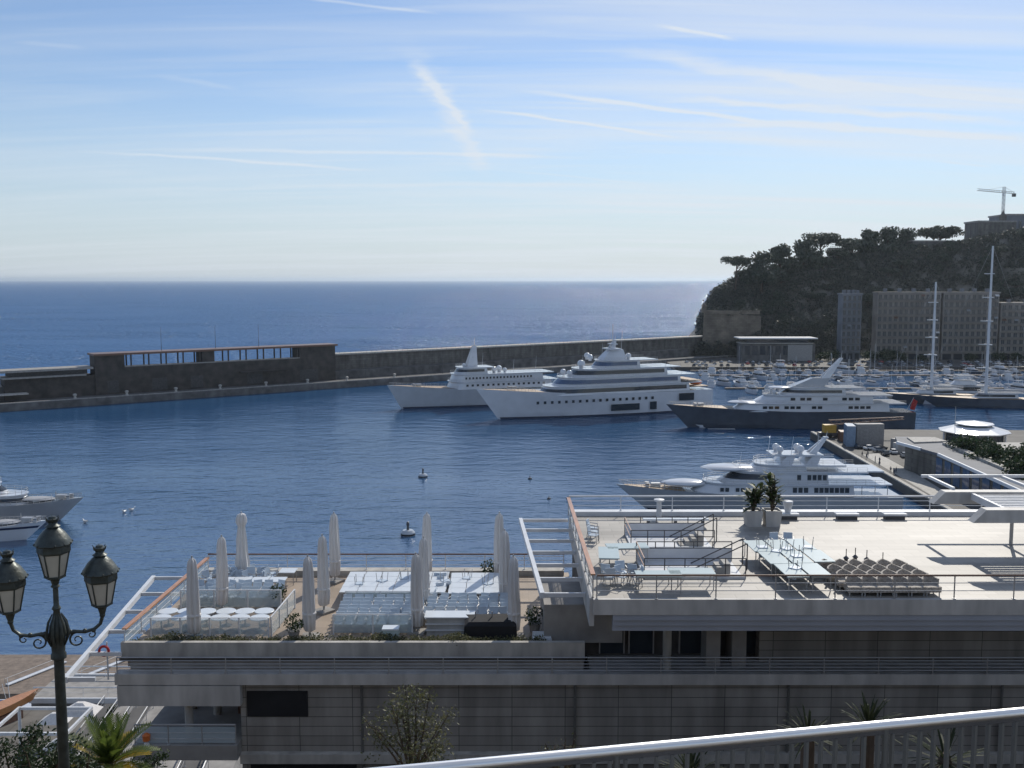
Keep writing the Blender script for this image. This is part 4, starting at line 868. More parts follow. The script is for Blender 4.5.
for i, (x, y, q) in enumerate(((246, 652, 1.5), (255, 655, 1.0), (268, 652, .8), (236, 656, 1.2), (210, 655, 1.3), (203, 657, 1.0), (300, 653, .9), (318, 652, 1.1), (332, 655, 1.0))):
    put(b1, False, (x, y, 2.2), i, 'dark round tree or bush on the quay in front of the apartment blocks', 'bushes in front of the apartments', q)
def container(label, x, y, z, L, Hh, mt, rz):
    r = thing('container', label, 'container', (x, y, z), rz); m = MB(); m.box((0, 0, Hh / 2), (L, 2.6, Hh)); m.build('body', mt, r)
    m = MB(); n = int(L / .5)
    for k in range(n):
        for sy in (1, -1): m.box((-L / 2 + .3 + k * .5, sy * 1.33, Hh / 2), (.22, .07, Hh * .86))
    m.build('corrugation', mt, r); m = MB(); m.box((L / 2 + .04, 0, Hh / 2), (.08, 2.3, Hh * .9)); m.tube((L / 2 + .12, .4, .3), (L / 2 + .12, .4, Hh - .3), .05); m.tube((L / 2 + .12, -.4, .3), (L / 2 + .12, -.4, Hh - .3), .05); m.build('door', mt, r)
container('blue-grey site container, upper one at the harbour end of the quay', 108.5, 318, 5.2, 7, 3.6, 'contblue', R(80)); container('blue-grey site container, lower one at the harbour end of the quay', 108.5, 318, 2.2, 7, 3.0, 'contblue', R(80))
container('pale grey site cabin beside the blue-grey containers', 115, 319, 4.8, 9, 4.2, 'contgrey', R(4)); container('grey container carrying the pale site cabin', 115, 319, 2.2, 9, 2.6, 'contgrey', R(4)); container('grey container furthest inland on the working quay', 124, 313, 2.2, 8, 3.0, 'contgrey', R(20))
container('dark green site shed standing behind the pale grey site cabin', 117, 326, 2.2, 7, 4.2, 'hedge_paint', R(8)); container('brown site shed nearest the crane on the working quay', 109.5, 327, 2.2, 5, 3.2, 'wooddk', R(82)); container('low pale cabin beside the parked cars on the working quay', 121, 305, 2.2, 6, 2.9, 'fascia', R(12))
qi = 0
for (x, y, rz, k) in ((112, 309, .3, 0), (113.5, 305.5, .3, 2), (115.4, 309, .3, 1), (116.5, 302, 1.5, 0), (113, 299, 1.5, 1), (117.5, 296, 1.4, 2), (127, 303, .2, 3), (127, 299, .2, 1), (122, 297, 1.4, 0), (109.4, 312, 1.5, 1)):
    put(CARS[k][0], False, (x, y, 2.25), rz, '%s car parked on the working quay between the containers and the terminal' % CARS[k][1], 'cars on the working quay')
mc = thing('mobile_crane', 'ochre mobile crane with a long lowered lattice boom on the quay end', 'crane', (107, 334, 2.2))
m = MB(); m.box((0, 0, 1.1), (7, 3, 1.2)); m.build('chassis', 'metaldk', mc)
for x in (-2.6, 0, 2.6):
    for y in (-1.4, 1.4): m = MB(); m.tube((x, y - .25, .6), (x, y + .25, .6), .6, n=12); m.build('wheel', 'black', mc)
m = MB(); m.box((0, 0, 3.0), (4, 2.8, 2.6)); m.build('housing', 'yellow', mc)
m = MB(); m.box((2.6, .9, 2.8), (1.4, 1.2, 1.9)); m.build('cab', 'glassdk', mc)
m = MB()
for a, b in ((-.8, -.8), (-.8, .8), (.8, -.8), (.8, .8)): m.tube((0, a, 4 + b + 1), (25, a * .5, 6.5 + b * .5), .14, n=4)
for k in range(16):
    x = k * 1.56; z = 5 + x * .06; q = .8 - .4 * x / 25; s = 1 if k % 2 else -1
    m.tube((x, -q, z - q * s), (x + 1.56, -q, z + .09 + q * s), .08, n=4); m.tube((x, q, z - q * s), (x + 1.56, q, z + .09 + q * s), .08, n=4)
m.build('boom', 'wooddk', mc)
# people on the quay
def person():
    me = bpy.data.meshes.new('person'); vs = [(0, 0, .95), (0, 0, 1.2), (0, 0, 1.42), (0, 0, 1.52), (0, .02, 1.66), (.1, 0, .9), (.12, .08, .5), (.12, 0, .06), (.12, .14, .03), (-.1, 0, .9), (-.12, -.06, .5), (-.12, -.2, .08), (-.12, -.06, .03), (.2, 0, 1.4), (.27, -.03, 1.12), (.26, .08, .86), (-.2, 0, 1.4), (-.27, .02, 1.12), (-.26, .1, .88), (0, .02, 1.74)]
    ed = [(0, 1), (1, 2), (2, 3), (3, 4), (4, 19), (0, 5), (5, 6), (6, 7), (7, 8), (0, 9), (9, 10), (10, 11), (11, 12), (2, 13), (13, 14), (14, 15), (2, 16), (16, 17), (17, 18)]
    rad = [.15, .15, .16, .06, .11, .095, .065, .045, .035, .095, .065, .045, .035, .065, .045, .035, .065, .045, .035, .08]
    me.from_pydata(vs, ed, []); o = bpy.data.objects.new('person', me); col.objects.link(o)
    sk = o.modifiers.new('skin', 'SKIN'); o.modifiers.new('sub', 'SUBSURF').levels = 1; o.modifiers['sub'].render_levels = 1
    for i, v in enumerate(me.skin_vertices[0].data): v.radius = (rad[i] * 1.05, rad[i] * .85)
    me.skin_vertices[0].data[0].use_root = True
    dg = bpy.context.evaluated_depsgraph_get(); bm_ = bpy.data.meshes.new_from_object(o.evaluated_get(dg)); bpy.data.objects.remove(o)
    bm_.materials.clear(); bm_.materials.append(M_['cloth']); bm_.materials.append(M_['skin'])
    for p in bm_.polygons: p.material_index = 1 if p.center.z > 1.54 else 0
    o = bpy.data.objects.new('person', bm_); col.objects.link(o)
    h = MB(); h.ellip((0, .0, 1.76), .095, .11, .08); hh = h.build('hair', 'black', o, True)
    return tag(o, '', 'person', 'people walking on the pale quay')
pp = person(); rg = random.Random(4)
for i in range(11):
    y = rg.uniform(262, 300); x = rg.uniform(103.5, 106.6) + (y - 262) * .03
    put(pp, i == 0, (x, y, 2.25), rg.random() * 6.28, 'person in dark clothes on the sunlit patch of quay beside the terminal')

# ================================================================ FOREGROUND BUILDING
ZU, ZL, YF, YB = 41.5, 38.0, 41.2, 57.0
bd = thing('terrace_building', 'long stone-clad waterfront building with two stepped roof terraces', 'building')
m = MB(); m.span(3.5, 40, YF + .2, YB, 40.95, ZU); m.build('upper_slab', 'deck', bd)
m = MB(); m.span(3.45, 40, YF, YF + .2, 40.86, ZU + .03); m.build('fascia', 'fascia', bd)
m = MB(); m.span(3.3, 3.5, YF + .2, YB, 40.3, ZU + .03); m.build('side_fascia', 'fascia', bd)
for k in range(3): m = MB(); m.span(4.3, 40, YF + .06 + .12 * k, YF + .5, 40.60 - .27 * k, 40.84 - .27 * k); m.build('louvre', 'louver', bd)
m = MB(); m.span(-17.8, 3.3, 44.75, YB, 37.2, ZL); m.build('lower_slab', 'deckbr', bd)
m = MB(); m.span(-18.0, 3.35, 44.5, 44.74, 37.74, 38.42); m.build('parapet', 'conclt', bd)
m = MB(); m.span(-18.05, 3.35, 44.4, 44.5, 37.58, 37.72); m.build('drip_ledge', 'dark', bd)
m = MB(); m.span(-18.1, 40, 43.9, 44.49, 36.64, 37.15); m.span(3.6, 40, 44.49, 46.2, 36.64, 37.149); m.build('walkway_slab', 'fascia', bd)
m = MB(); m.span(-18.0, -12.4, 43.88, 44.4, 35.65, 36.6); m.build('soffit_beam', 'fascia', bd)
m = MB(); m.span(-17.6, 3.3, 44.52, 45.0, 36.6, 37.57); m.build('under_wall', 'conc', bd)
m = MB(); m.span(-12.5, 40, 44.3, 56.5, 20, 36.63); m.build('stone_wall', 'panel', bd)
m = MB(); m.span(-12.2, -9.4, 44.24, 44.4, 35.0, 36.2); m.build('window', 'black', bd)
m = MB(); m.span(-12.5, 40, 43.95, 44.29, 32.85, 33.3); m.build('string_course', 'conclt', bd)
m = MB(); m.span(-12.1, -7.2, 44.24, 44.4, 31.4, 32.8); m.build('lower_window', 'black', bd)
m = MB(); m.span(11.6, 40, 45.4, 46.19, 37.15, 40.9); m.build('panelled_wall', 'panel', bd)
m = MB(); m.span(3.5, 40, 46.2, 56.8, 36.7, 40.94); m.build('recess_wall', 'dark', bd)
for x in (9.0, 10.2): m = MB(); m.span(x, x + .65, 44.8, 46.15, 37.15, 40.9); m.build('pier', 'conc', bd)
m = MB(); m.tube((7.15, 44.6, 37.15), (7.15, 44.6, 40.94), .2, n=14); m.build('column', 'conclt', bd, True)
for x in (-6.9, 2.9, 12.7, 22.5): m = MB(); m.tube((x, 44.2, 26), (x, 44.2, 36.6), .06, n=8); m.build('drainpipe', 'greybar', bd)
for x in (4.2, 5.6, 8.0, 11.0): m = MB(); m.span(x, x + 1.1, 46.1, 46.22, 37.3, 39.9); m.build('glass_door', 'glassdk', bd); m = MB(); m.span(x - .06, x, 46.05, 46.2, 37.3, 39.96); m.span(x + 1.1, x + 1.16, 46.05, 46.2, 37.3, 39.96); m.span(x - .06, x + 1.16, 46.05, 46.2, 39.9, 39.96); m.build('door_frame', 'metal', bd)
m = MB(); m.span(1.5, 5.2, 45.6, 50.0, ZL, 39.85); m.build('service_block', 'conc', bd)
# open bay at the left
m = MB(); m.span(-17.2, -12.5, 52, 52.3, 30, 36.9); m.build('bay_wall', 'dark', bd)
m = MB(); m.span(-17.3, -12.52, 43.6, 52, 33.2, 33.9); m.build('bay_floor', 'conc', bd)
for x, y in ((-15.0, 44.6), (-14.4, 47), (-15.8, 47.6)): m = MB(); m.tube((x, y, 33.9), (x, y, 36.62), .19, n=14); m.build('column', 'conclt', bd, True)
m = MB(); m.span(-13.4, -12.8, 47, 51.5, 33.9, 35.6); m.box((-13.9, 49.5, 34.65), (.9, .9, 1.5), .4); m.build('storage_cupboard', 'wooddk', bd)

def railing(name, label, A, B, h=1.02, top='wooddk', bars=(.35, .68), sp=2.5, post='metal', rt=.045, wide=None, group=None, glass=False, pr=.028):
    A, B = Vector(A), Vector(B); L = (B - A).length; d = (B - A) / L
    r = thing(name, label, 'railing', A, group=group); up = Vector((0, 0, h)); B0 = B - A
    m = MB()
    if wide:
        rzz = math.atan2(d.y, d.x); m.box(B0 / 2 + up, (L, wide, .07), rzz)
    else: m.tube(up, B0 + up, rt, n=8)
    m.build('top_rail', top, r)
    m = MB()
    for b in bars: m.tube((0, 0, b * h), B0 + Vector((0, 0, b * h)), .018, n=5)
    if bars: m.build('cable', post, r)
    n = max(1, round(L / sp)); m = MB(); m.tube((0, 0, 0), (0, 0, h), pr, n=6); m.box((0, 0, .015), (.12, .12, .03)); p0 = m.build('post', post, r)
    for k in range(1, n + 1): o = copy_tree(p0, r); o.location = B0 * (k / n)
    if glass:
        m = MB(); rzz = math.atan2(d.y, d.x); m.box(B0 / 2 + Vector((0, 0, h * .5)), (L, .012, h * .8), rzz); m.build('glass_panel', 'clear', r)
    return r
railing('railing', 'long dark-topped railing along the front edge of the upper terrace', (3.6, YF + .1, ZU + .03), (39, YF + .1, ZU + .03))
railing('railing', 'broad varnished-wood handrail on the left side of the upper terrace', (3.45, YF + .3, ZU), (3.25, 56.6, ZU), top='wood', wide=.20, post='metal', sp=1.9, glass=True)
railing('railing', 'white-topped railing along the seaward edge of the upper terrace', (3.3, 56.7, ZU + .25), (39, 56.7, ZU + .25), h=.85, top='white', rt=.055, sp=3.1, post='white')
m = MB(); m.span(3.3, 40, 56.4, 57.0, ZU, ZU + .25); tag(m.build('kerb', 'white'), 'low white kerb under the seaward railing of the upper terrace', 'kerb')
railing('railing', 'steel-barred railing along the lower walkway in front of the stone wall', (-18.0, 43.98, 37.15), (39, 43.98, 37.15), h=.76, top='metal', bars=(.2, .4, .6, .8), sp=2.45, rt=.03)
railing('railing', 'varnished rail with white posts along the seaward edge of the lower terrace', (-17.6, 56.6, ZL + .3), (3.0, 56.6, ZL + .3), h=.9, top='wooddk', post='white', sp=2.3, bars=(.3, .6, .85))
m = MB(); m.span(-17.7, 3.0, 56.3, 57, ZL, ZL + .3); tag(m.build('kerb', 'conclt'), 'pale kerb under the seaward rail of the lower terrace', 'kerb')
railing('railing', 'orange varnished handrail on the far left edge of the lower terrace', (-17.85, 44.6, ZL + .05), (-17.6, 56.5, ZL + .3), h=.85, top='wood', wide=.22, post='white', sp=2.0, glass=True)
railing('railing', 'short steel railing on the ledge of the open bay at lower left', (-17.2, 43.7, 33.9), (-12.6, 43.7, 33.9), h=.95, top='metal', post='metal', sp=1.5, bars=(.3, .6), glass=True)

def open_frame(label, far, near, xr, n, z):
    r = thing('pergola_frame', label, 'pergola'); f, nr = Vector((far[0], far[1], z)), Vector((near[0], near[1], z)); rz = math.atan2((nr - f).y, (nr - f).x)
    m = MB(); m.box((f + nr) / 2, ((f - nr).length, .20, .26), rz); m.build('beam', 'white', r)
    c0 = None
    for k in range(n):
        p = f.lerp(nr, k / (n - 1) * .985 + .005); W = xr - p.x; m = MB(); m.span(p.x + .1, xr, p.y - .06, p.y + .06, z - .1, z + .08); m.build('crossbar', 'white', r)
open_frame('white open frame cantilevered off the left side of the lower terrace', (-20.7, 56.3), (-19.2, 41.4), -17.95, 6, 37.9)
open_frame('white open frame between the two terraces', (.5, 57.5), (1.35, 43.4), 3.28, 7, 41.0)
lbz = thing('lifebuoy', 'red lifebuoy hanging at the left end of the walkway', 'lifebuoy', atY(104, 651, 44.5)); m = MB(); m.path([(.22 * math.cos(a), 0, .22 * math.sin(a)) for a in [k * math.pi / 10 for k in range(21)]], .06, 8); m.build('ring', 'redm', lbz, True)
m = MB(); m.tube((.1, .1, -1.4), (.1, .1, .4), .04); m.build('stand', 'white', lbz)

# right-hand slatted pergola on the upper terrace
pg = thing('slatted_pergola', 'grey-white slatted pergola with tapered beams at the right of the upper terrace', 'pergola')
for (Y, x0, zz) in ((46.2, 21.6, 44.3), (50.2, 21.4, 44.3)):
    m = MB(); m.loft([[(x0, Y - .3, zz - .62), (x0, Y + .3, zz - .62), (x0 + .6, Y + .3, zz), (x0 + .6, Y - .3, zz)], [(40, Y - .3, zz - .62), (40, Y + .3, zz - .62), (40, Y + .3, zz), (40, Y - .3, zz)]]); m.build('beam', 'fascia', pg)
for k in range(9): m = MB(); m.span(23.5, 40, 46.7 + k * .36, 46.8 + k * .36, 44.05, 44.2); m.build('slat', 'white', pg)
for x in (23.3, 29.2, 35.5): m = MB(); m.span(x, x + .16, 46.5, 49.9, 43.9, 44.24); m.build('rafter', 'white', pg)
m = MB(); m.span(22.3, 40, 53.6, 53.75, 44.3, 44.45); m.build('outer_bar', 'white', pg)
for x in (22.6, 26.6, 30.6): m = MB(); m.span(x, x + .14, 50.5, 53.6, 44.28, 44.42); m.build('outer_rafter', 'white', pg)
for x, y in ((25.6, 46.2), (25.6, 50.2), (33, 46.2), (33, 50.2), (33, 53.7)): m = MB(); m.tube((x, y, ZU), (x, y, 43.6), .09, n=10); m.build('post', 'metal', pg, True)
m = MB(); m.lathe([(.25, 44.3), (.25, 44.55), (.1, 44.65)], (25.6, 46.2, 0), 10); m.build('post_cap', 'metaldk', pg)

# ---------------------------------------------------------------- terrace furniture
def parasol(seed, bulge=False):
    rg = random.Random(seed); r = thing('parasol', '', 'parasol', group='closed white parasols on the lower terrace'); H = 3.95
    m = MB(); prof = [(.20, .35), (.30, .42), (.335, .9), (.34, 1.5), (.315, 2.3), (.27, 3.2), (.235, 3.62), (.19, 3.80), (.06, 3.92)]
    if bulge: prof = [(.20, .35), (.42, .5), (.46, 1.1), (.36, 1.6), (.33, 2.4), (.24, 3.0), (.22, 3.15), (.34, 3.4), (.33, 3.6), (.24, 3.84), (.05, 3.92)]
    n = 32; rings = []
    tw = rg.uniform(-.5, .5)
    for j, (q, z) in enumerate(prof):
        ph = tw * z; ring_ = []
        for i in range(n):
            a = 2 * math.pi * i / n; k = 1 + .17 * math.cos(8 * a + ph) + .05 * math.cos(3 * a + seed) - .04
            q_ = q * .84
            ring_.append((q_ * k * math.cos(a) + .02 * math.sin(z * 2 + seed), q_ * k * math.sin(a), z))
        rings.append(ring_)
    m.loft(rings); m.build('canopy', 'canvas', r, True)
    m = MB(); m.tube((0, 0, 0), (0, 0, .5), .05, n=10); m.tube((0, 0, 3.9), (0, 0, 4.02), .035, n=8); m.build('pole', 'metal', r)
    m = MB(); m.box((0, 0, .06), (.8, .8, .12)); m.build('base', 'conc', r)
    m = MB(); m.lathe([(.29, 1.15), (.325, 1.18), (.325, 1.25), (.29, 1.28)], n=20); m.build('strap', 'canvas', r) if not bulge else None
    return r
P1, P2, P3 = parasol(1), parasol(2), parasol(3, True); usedp = {}
PAR = [(195, 640, 'front row, leftmost column, nearest the street lamp'), (310, 638, 'front row, beside the tan aisle'), (418, 633, 'front row, between the tan aisle and the black-covered bar'), (514, 638, 'front row, at the right end next to the service block'),
       (222, 611, 'middle row, rising from the round tables at the left'), (324, 612, 'middle row, beside the tan aisle'), (424, 612, 'middle row, in the midst of the crowded tables'), (505, 606, 'middle row, at the right end behind the front one'),
       (243, 581, 'back row, baggy with a pinched neck, behind the round tables'), (335, 582, 'back row, just right of the tan aisle'), (427, 581, 'back row, right behind the middle one amid the tables'), (499, 583, 'back row, at the right end of the terrace')]
for i, (px, py, lb) in enumerate(PAR):
    k = 2 if i == 8 else i % 2; p = atz(px, py, ZL); put((P1, P2, P3)[k], not usedp.get(k), p, rnd.random() * 3, 'closed white parasol in the ' + lb, scale=rnd.uniform(.99, 1.05)).rotation_euler = (rnd.uniform(-.015, .015), rnd.uniform(-.02, .02), rnd.random() * 3); usedp[k] = 1
def chair():
    r = thing('chair', '', 'chair'); m = MB(); m.box((0, 0, .45), (.46, .46, .045)); m.build('seat', 'plastic', r)
    m = MB(); m.loft([[(-.22, .20, .5), (.22, .20, .5), (.22, .24, .5), (-.22, .24, .5)], [(-.22, .28, .9), (.22, .28, .9), (.22, .31, .9), (-.22, .31, .9)]]); m.build('backrest', 'plastic', r)
    for sx in (1, -1):
        for sy in (1, -1): m = MB(); m.tube((sx * .20, sy * .19, .44), (sx * .23, sy * .23, 0), .018, n=5); m.build('leg', 'metal', r)
        m = MB(); m.tube((sx * .25, -.2, .66), (sx * .25, .26, .68), .022, n=5); m.tube((sx * .25, -.2, .66), (sx * .23, -.2, .45), .018, n=5); m.build('armrest', 'metal', r)
    return r
CH = chair(); cf = True
def chairs(pts, label, group, z=ZL):
    global cf
    for (x, y, a) in pts: put(CH, cf, (x, y, z), a, label, group); cf = False
def rtable():
    r = thing('round_table', '', 'table'); m = MB(); m.lathe([(.46, .70), (.48, .72), (.48, .745), (.46, .755)], n=24); m.build('tabletop', 'tabwhite', r); m = MB(); m.tube((0, 0, .03), (0, 0, .70), .04, n=8); m.build('pedestal', 'metal', r); m = MB(); m.lathe([(.26, 0), (.26, .02), (.05, .05)], n=16); m.build('base', 'metaldk', r); return r
def stable(w_, d_, top, name='table'):
    r = thing(name, '', 'table'); m = MB(); m.box((0, 0, .73), (w_, d_, .04)); m.build('tabletop', top, r)
    m = MB(); m.box((0, 0, .68), (w_ - .12, d_ - .12, .05)); m.build('frame', 'metal', r)
    for sx in (1, -1):
        for sy in (1, -1): m = MB(); m.tube((sx * (w_ / 2 - .08), sy * (d_ / 2 - .08), .68), (sx * (w_ / 2 - .08), sy * (d_ / 2 - .08), 0), .025, n=5); m.build('leg', 'metal', r)
    return r
RT = rtable(); f = True; rg = random.Random(31)
for j, y in enumerate((47.0, 47.95)):
    for i in range(6):
        put(RT, f, (-17.0 + i * .95 + .03 * rg.random(), y + .05 * rg.random(), ZL), 0, 'round white table in the %s row of round tables at the left' % ('front', 'rear')[j], 'round tables on the lower terrace'); f = False
ST = stable(.9, .9, 'tabwhite', 'square_table'); f = True
def sq(pts, label, group):
    global f
    for x, y in pts: put(ST, f, (x, y, ZL), rg.uniform(-.03, .03), label, group); f = False
sq([(-8.6 + .93 * i, 51.4 + .93 * j) for i in range(6) for j in range(4)], 'square pale table in the block pushed together right of the tan aisle', 'square tables on the lower terrace')
sq([(-2.9 + .93 * i, 51.2 + .93 * j) for i in range(3) for j in range(4)], 'square pale table in the block between the two right-hand parasol columns', 'square tables on the lower terrace')
sq([(-16.6 + .95 * i, 53.2) for i in range(1, 5)] + [(-12.6, 54.9)], 'square pale table among the chairs at the far left corner', 'square tables on the lower terrace')
chairs([(-16.8 + .53 * i, 51.2 + .58 * j, rg.uniform(-.6, .6)) for i in range(9) for j in range(3)], 'pale chair set between the round tables and the far left corner', 'chairs at the left of the lower terrace')
chairs([(-16.9 + .56 * i, 54.2 + .58 * j, rg.uniform(0, 6)) for i in range(7) for j in range(3)], 'pale chair crowded into the far left corner of the lower terrace', 'chairs at the left of the lower terrace')
chairs([(-8.4 + .53 * i, 47.1 + .55 * j, rg.uniform(-.3, .3)) for i in range(8) for j in range(6)], 'pale blue chair in the tight rows right of the tan aisle', 'chairs in the middle of the lower terrace')
chairs([(-4.1 + .53 * i, 47.9 + .55 * j, rg.uniform(-.4, .4)) for i in range(8) for j in range(5)], 'pale blue chair in the rows behind the white buffet', 'chairs at the right of the lower terrace')
chairs([(-3.9 + rg.uniform(-.3, .3), 50.6 + .6 * j, rg.uniform(0, 6)) for j in range(7)], 'pale chair in the column between the two blocks of square tables', 'chairs in the middle of the lower terrace')
chairs([(-.2 + .2 * (j % 2), 50.6 + .6 * j, rg.uniform(0, 6)) for j in range(6)], 'pale chair beside the parasols at the right end', 'chairs at the right of the lower terrace')
def screen(label, A, B, h=1.0):
    A, B = Vector(A), Vector(B); r = thing('glass_screen', label, 'screen', A); L = (B - A).length; n = max(1, round(L / 1.6)); rz = math.atan2((B - A).y, (B - A).x)
    m = MB(); m.box((B - A) / 2 + Vector((0, 0, h * .52)), (L, .02, h * .85), rz); m.build('glass_panel', 'clear', r); m = MB(); m.box((B - A) / 2 + Vector((0, 0, h)), (L, .06, .04), rz); m.build('top_rail', 'white', r)
    for k in range(n + 1): p = (B - A) * (k / n); m = MB(); m.box(p + Vector((0, 0, h / 2)), (.07, .07, h)); m.build('post', 'white', r)
screen('waist-high glass screen in front of the round tables', (-17.2, 46.2, ZL), (-11.6, 46.2, ZL)); screen('glass screen running back along the left side of the tan aisle', (-11.5, 46.3, ZL), (-11.3, 50.6, ZL))
screen('glass screen between the round tables and the chairs behind', (-17.2, 50.5, ZL), (-12.0, 50.5, ZL)); screen('glass screen behind the pale blue chair rows', (-8.6, 50.3, ZL), (-5.0, 50.3, ZL)); screen('glass screen in front of the pale blue chair rows', (-8.6, 46.7, ZL), (-4.8, 46.7, ZL))
bf = thing('buffet_counter', 'long white buffet counter near the front edge', 'counter', (-3.0, 46.9, ZL)); m = MB(); m.box((0, 0, .45), (2.2, .8, .9)); m.build('body', 'fascia', bf); m = MB(); m.box((0, 0, .93), (2.4, 1.0, .05)); m.build('countertop', 'tabwhite', bf); m = MB(); m.box((0, -.45, .3), (2.3, .05, .06)); m.box((0, -.45, .6), (2.3, .05, .06)); m.build('ledge', 'white', bf)
bc = thing('covered_bar', 'bar under a black cover beside the front right parasol', 'bar', (-.95, 46.3, ZL)); m = MB(); m.loft([[(-1.35, -.6, 0), (1.2, -.6, 0), (1.2, .6, 0), (-1.35, .6, 0)], [(-1.3, -.58, .75), (1.15, -.58, .75), (1.15, .55, .95), (-1.3, .55, .95)], [(-1.1, -.4, .9), (1.0, -.4, .92), (1.0, .4, 1.05), (-1.1, .4, 1.0)]]); m.build('cover', 'black', bc)
for k in range(3): m = MB(); m.tube((-.8 + k * .8, .1, .9), (-.8 + k * .8, .1, 1.25), .03); m.build('tap', 'metal', bc)
tbx = thing('cool_box', 'pale teal box standing in the planter strip', 'box', (-5.7, 45.6, ZL + .1)); m = MB(); m.box((0, 0, .3), (.75, .55, .6), 0, .95); m.build('body', 'tealglass', tbx); m = MB(); m.box((0, 0, .63), (.78, .58, .07)); m.build('lid', 'tabwhite', tbx)
for (x, y, lb) in ((-12.25, 50.9, 'dark round shrub in a pot at the end of the glass screen'), (-1.3, 55.4, 'dark round shrub at the seaward side near the right parasols'), (1.1, 47.2, 'dark potted shrub left of the service block'), (-10.4, 46.2, 'small sprawling shrub at the front of the tan aisle')):
    r = thing('potted_shrub', lb, 'plant', (x, y, ZL)); m = MB(); m.lathe([(.22, 0), (.30, .4), (.33, .42), (.28, .42)], n=14); m.build('pot', 'conc', r); m = MB(); g2 = random.Random(int(x * 10)); m.clump((0, 0, .75), .5, 260, .14, g2); m.build('foliage', 'hedge', r)
m = MB(); g2 = random.Random(8)
for _ in range(420):
    x = g2.uniform(-17.6, 1.4); d = mnoise.noise(Vector((x * .6, 3, 0)))
    m.clump((x, g2.uniform(44.85, 45.5), ZL + .24 + .25 * max(0, d)), .26 + .3 * max(0, d), 22, .11, g2, .7)
tag(m.build('planter_plants', 'olive'), 'low straggling plants filling the strip behind the lower parapet', 'plants', kind='stuff')
wb = thing('white_bench', 'white cushioned bench in the shade under the upper terrace', 'bench', (1.4, 45.5, 38.0)); wb.scale = (.55,) * 3; m = MB(); m.box((0, 0, .25), (1.7, .7, .4)); m.build('base', 'white', wb); m = MB(); m.box((0, .0, .52), (1.6, .62, .14)); m.build('cushion', 'tabwhite', wb); m = MB(); m.box((0, .3, .75), (1.6, .12, .4)); m.build('backrest', 'tabwhite', wb)

# upper terrace: stair guards, tables, wicker, planters, benches
def stair_guard(label, x0, x1, y0, y1):
    r = thing('stair_guard', label, 'stair rail', (x0, y0, ZU)); W, Dp = x1 - x0, y1 - y0; h = .95
    m = MB(); m.span(0, W, Dp - .08, Dp, 0, .62); m.build('panel', 'white', r); m = MB(); m.span(.02, W, 0, .08, 0, .12); m.span(0, .08, .09, Dp - .09, 0, .12); m.build('kerb', 'white', r)
    m = MB(); m.span(.1, W - .05, .1, Dp - .1, .006, .02); m.build('landing', 'white', r)
    for yy in (0.04, Dp - .04):
        m = MB()
        for z in (h, h * .66): m.tube((0, yy, z), (W, yy, z), .026, n=6)
        m.build('handrail', 'metaldk', r)
        for k in range(6): m = MB(); m.tube((W * k / 5, yy, 0), (W * k / 5, yy, h), .024, n=6); m.build('post', 'metaldk', r)
    m = MB(); m.tube((0, .04, h), (0, Dp - .04, h), .026); m.tube((0, .04, h * .6), (0, Dp - .04, h * .6), .022); m.build('end_rail', 'wood' , r)
    m = MB(); m.tube((W * .55, Dp * .5, .05), (W + .4, Dp * .5, 1.25), .03); m.tube((W * .55, Dp * .8, .05), (W + .4, Dp * .8, 1.25), .03); m.tube((W + .4, Dp * .5, 0), (W + .4, Dp * .5, 1.25), .03); m.tube((W + .4, Dp * .8, 0), (W + .4, Dp * .8, 1.25), .03); m.build('sloping_rail', 'metaldk', r)
    for k in range(4): m = MB(); m.span(W * .6 + k * .3, W * .6 + .3 + k * .3, Dp * .1, Dp * .42, .02, .12 + k * .17); m.build('step', 'conclt', r)
stair_guard('railed stairwell guard near the seaward edge of the upper terrace', 6.0, 10.2, 49.3, 52.2); stair_guard('railed stairwell guard nearest the front of the upper terrace', 6.0, 10.6, 44.2, 47.2)
m = MB(); r = thing('bench', 'pale long bench behind the rear stairwell guard', 'bench', (9.0, 54.0, ZU)); m.box((0, 0, .42), (3.6, .5, .1)); m.build('seat', 'tabwhite', r)
for x in (-1.5, 0, 1.5): m = MB(); m.box((x, 0, .185), (.12, .42, .37)); m.build('leg', 'metaldk', r)
TT = stable(2.0, .95, 'tealglass', 'glass_table'); ft_ = True
def teal(pts, label):
    global ft_
    for x, y, a in pts: put(TT, ft_, (x, y, ZU), a, label, 'teal glass tables on the upper terrace'); ft_ = False
teal([(4.55, 46.0, 1.5)], 'teal glass table set lengthwise against the wooden handrail'); teal([(5.55, 47.2, .08)], 'teal glass table behind the one against the wooden handrail'); teal([(6.4, 42.6, 0)], 'teal glass table just inside the front railing, left of the stairwell'); teal([(7.9, 43.0, 0)], 'teal glass table just inside the front railing below the stairwell guard')
teal([(11.9 + .22 * j, 47.2 - 2.05 * j, 1.62) for j in range(3)], 'teal glass table in the left file of the block beside the wicker chairs'); teal([(12.95 + .22 * j, 47.3 - 2.05 * j, 1.62) for j in range(3)], 'teal glass table in the middle file of the block beside the wicker chairs'); teal([(14.0 + .22 * j, 47.5 - 2.05 * j, 1.62) for j in range(2)], 'teal glass table in the right file of the block, touching the wicker chairs')
chairs([(4.3 + .6 * i, 43.2 + .6 * j, rg.uniform(0, 6)) for i in range(3) for j in range(2)], 'pale chair in the front left corner of the upper terrace', 'chairs on the upper terrace', ZU)
chairs([(4.2, 50.4, 1.2), (4.3, 51.1, 1.4), (4.25, 51.8, 1.2)], 'pale chair against the wooden handrail at the seaward end', 'chairs on the upper terrace', ZU); chairs([(13.2, 48.9, .2), (13.8, 48.9, -.2)], 'pale chair behind the block of teal tables', 'chairs on the upper terrace', ZU)
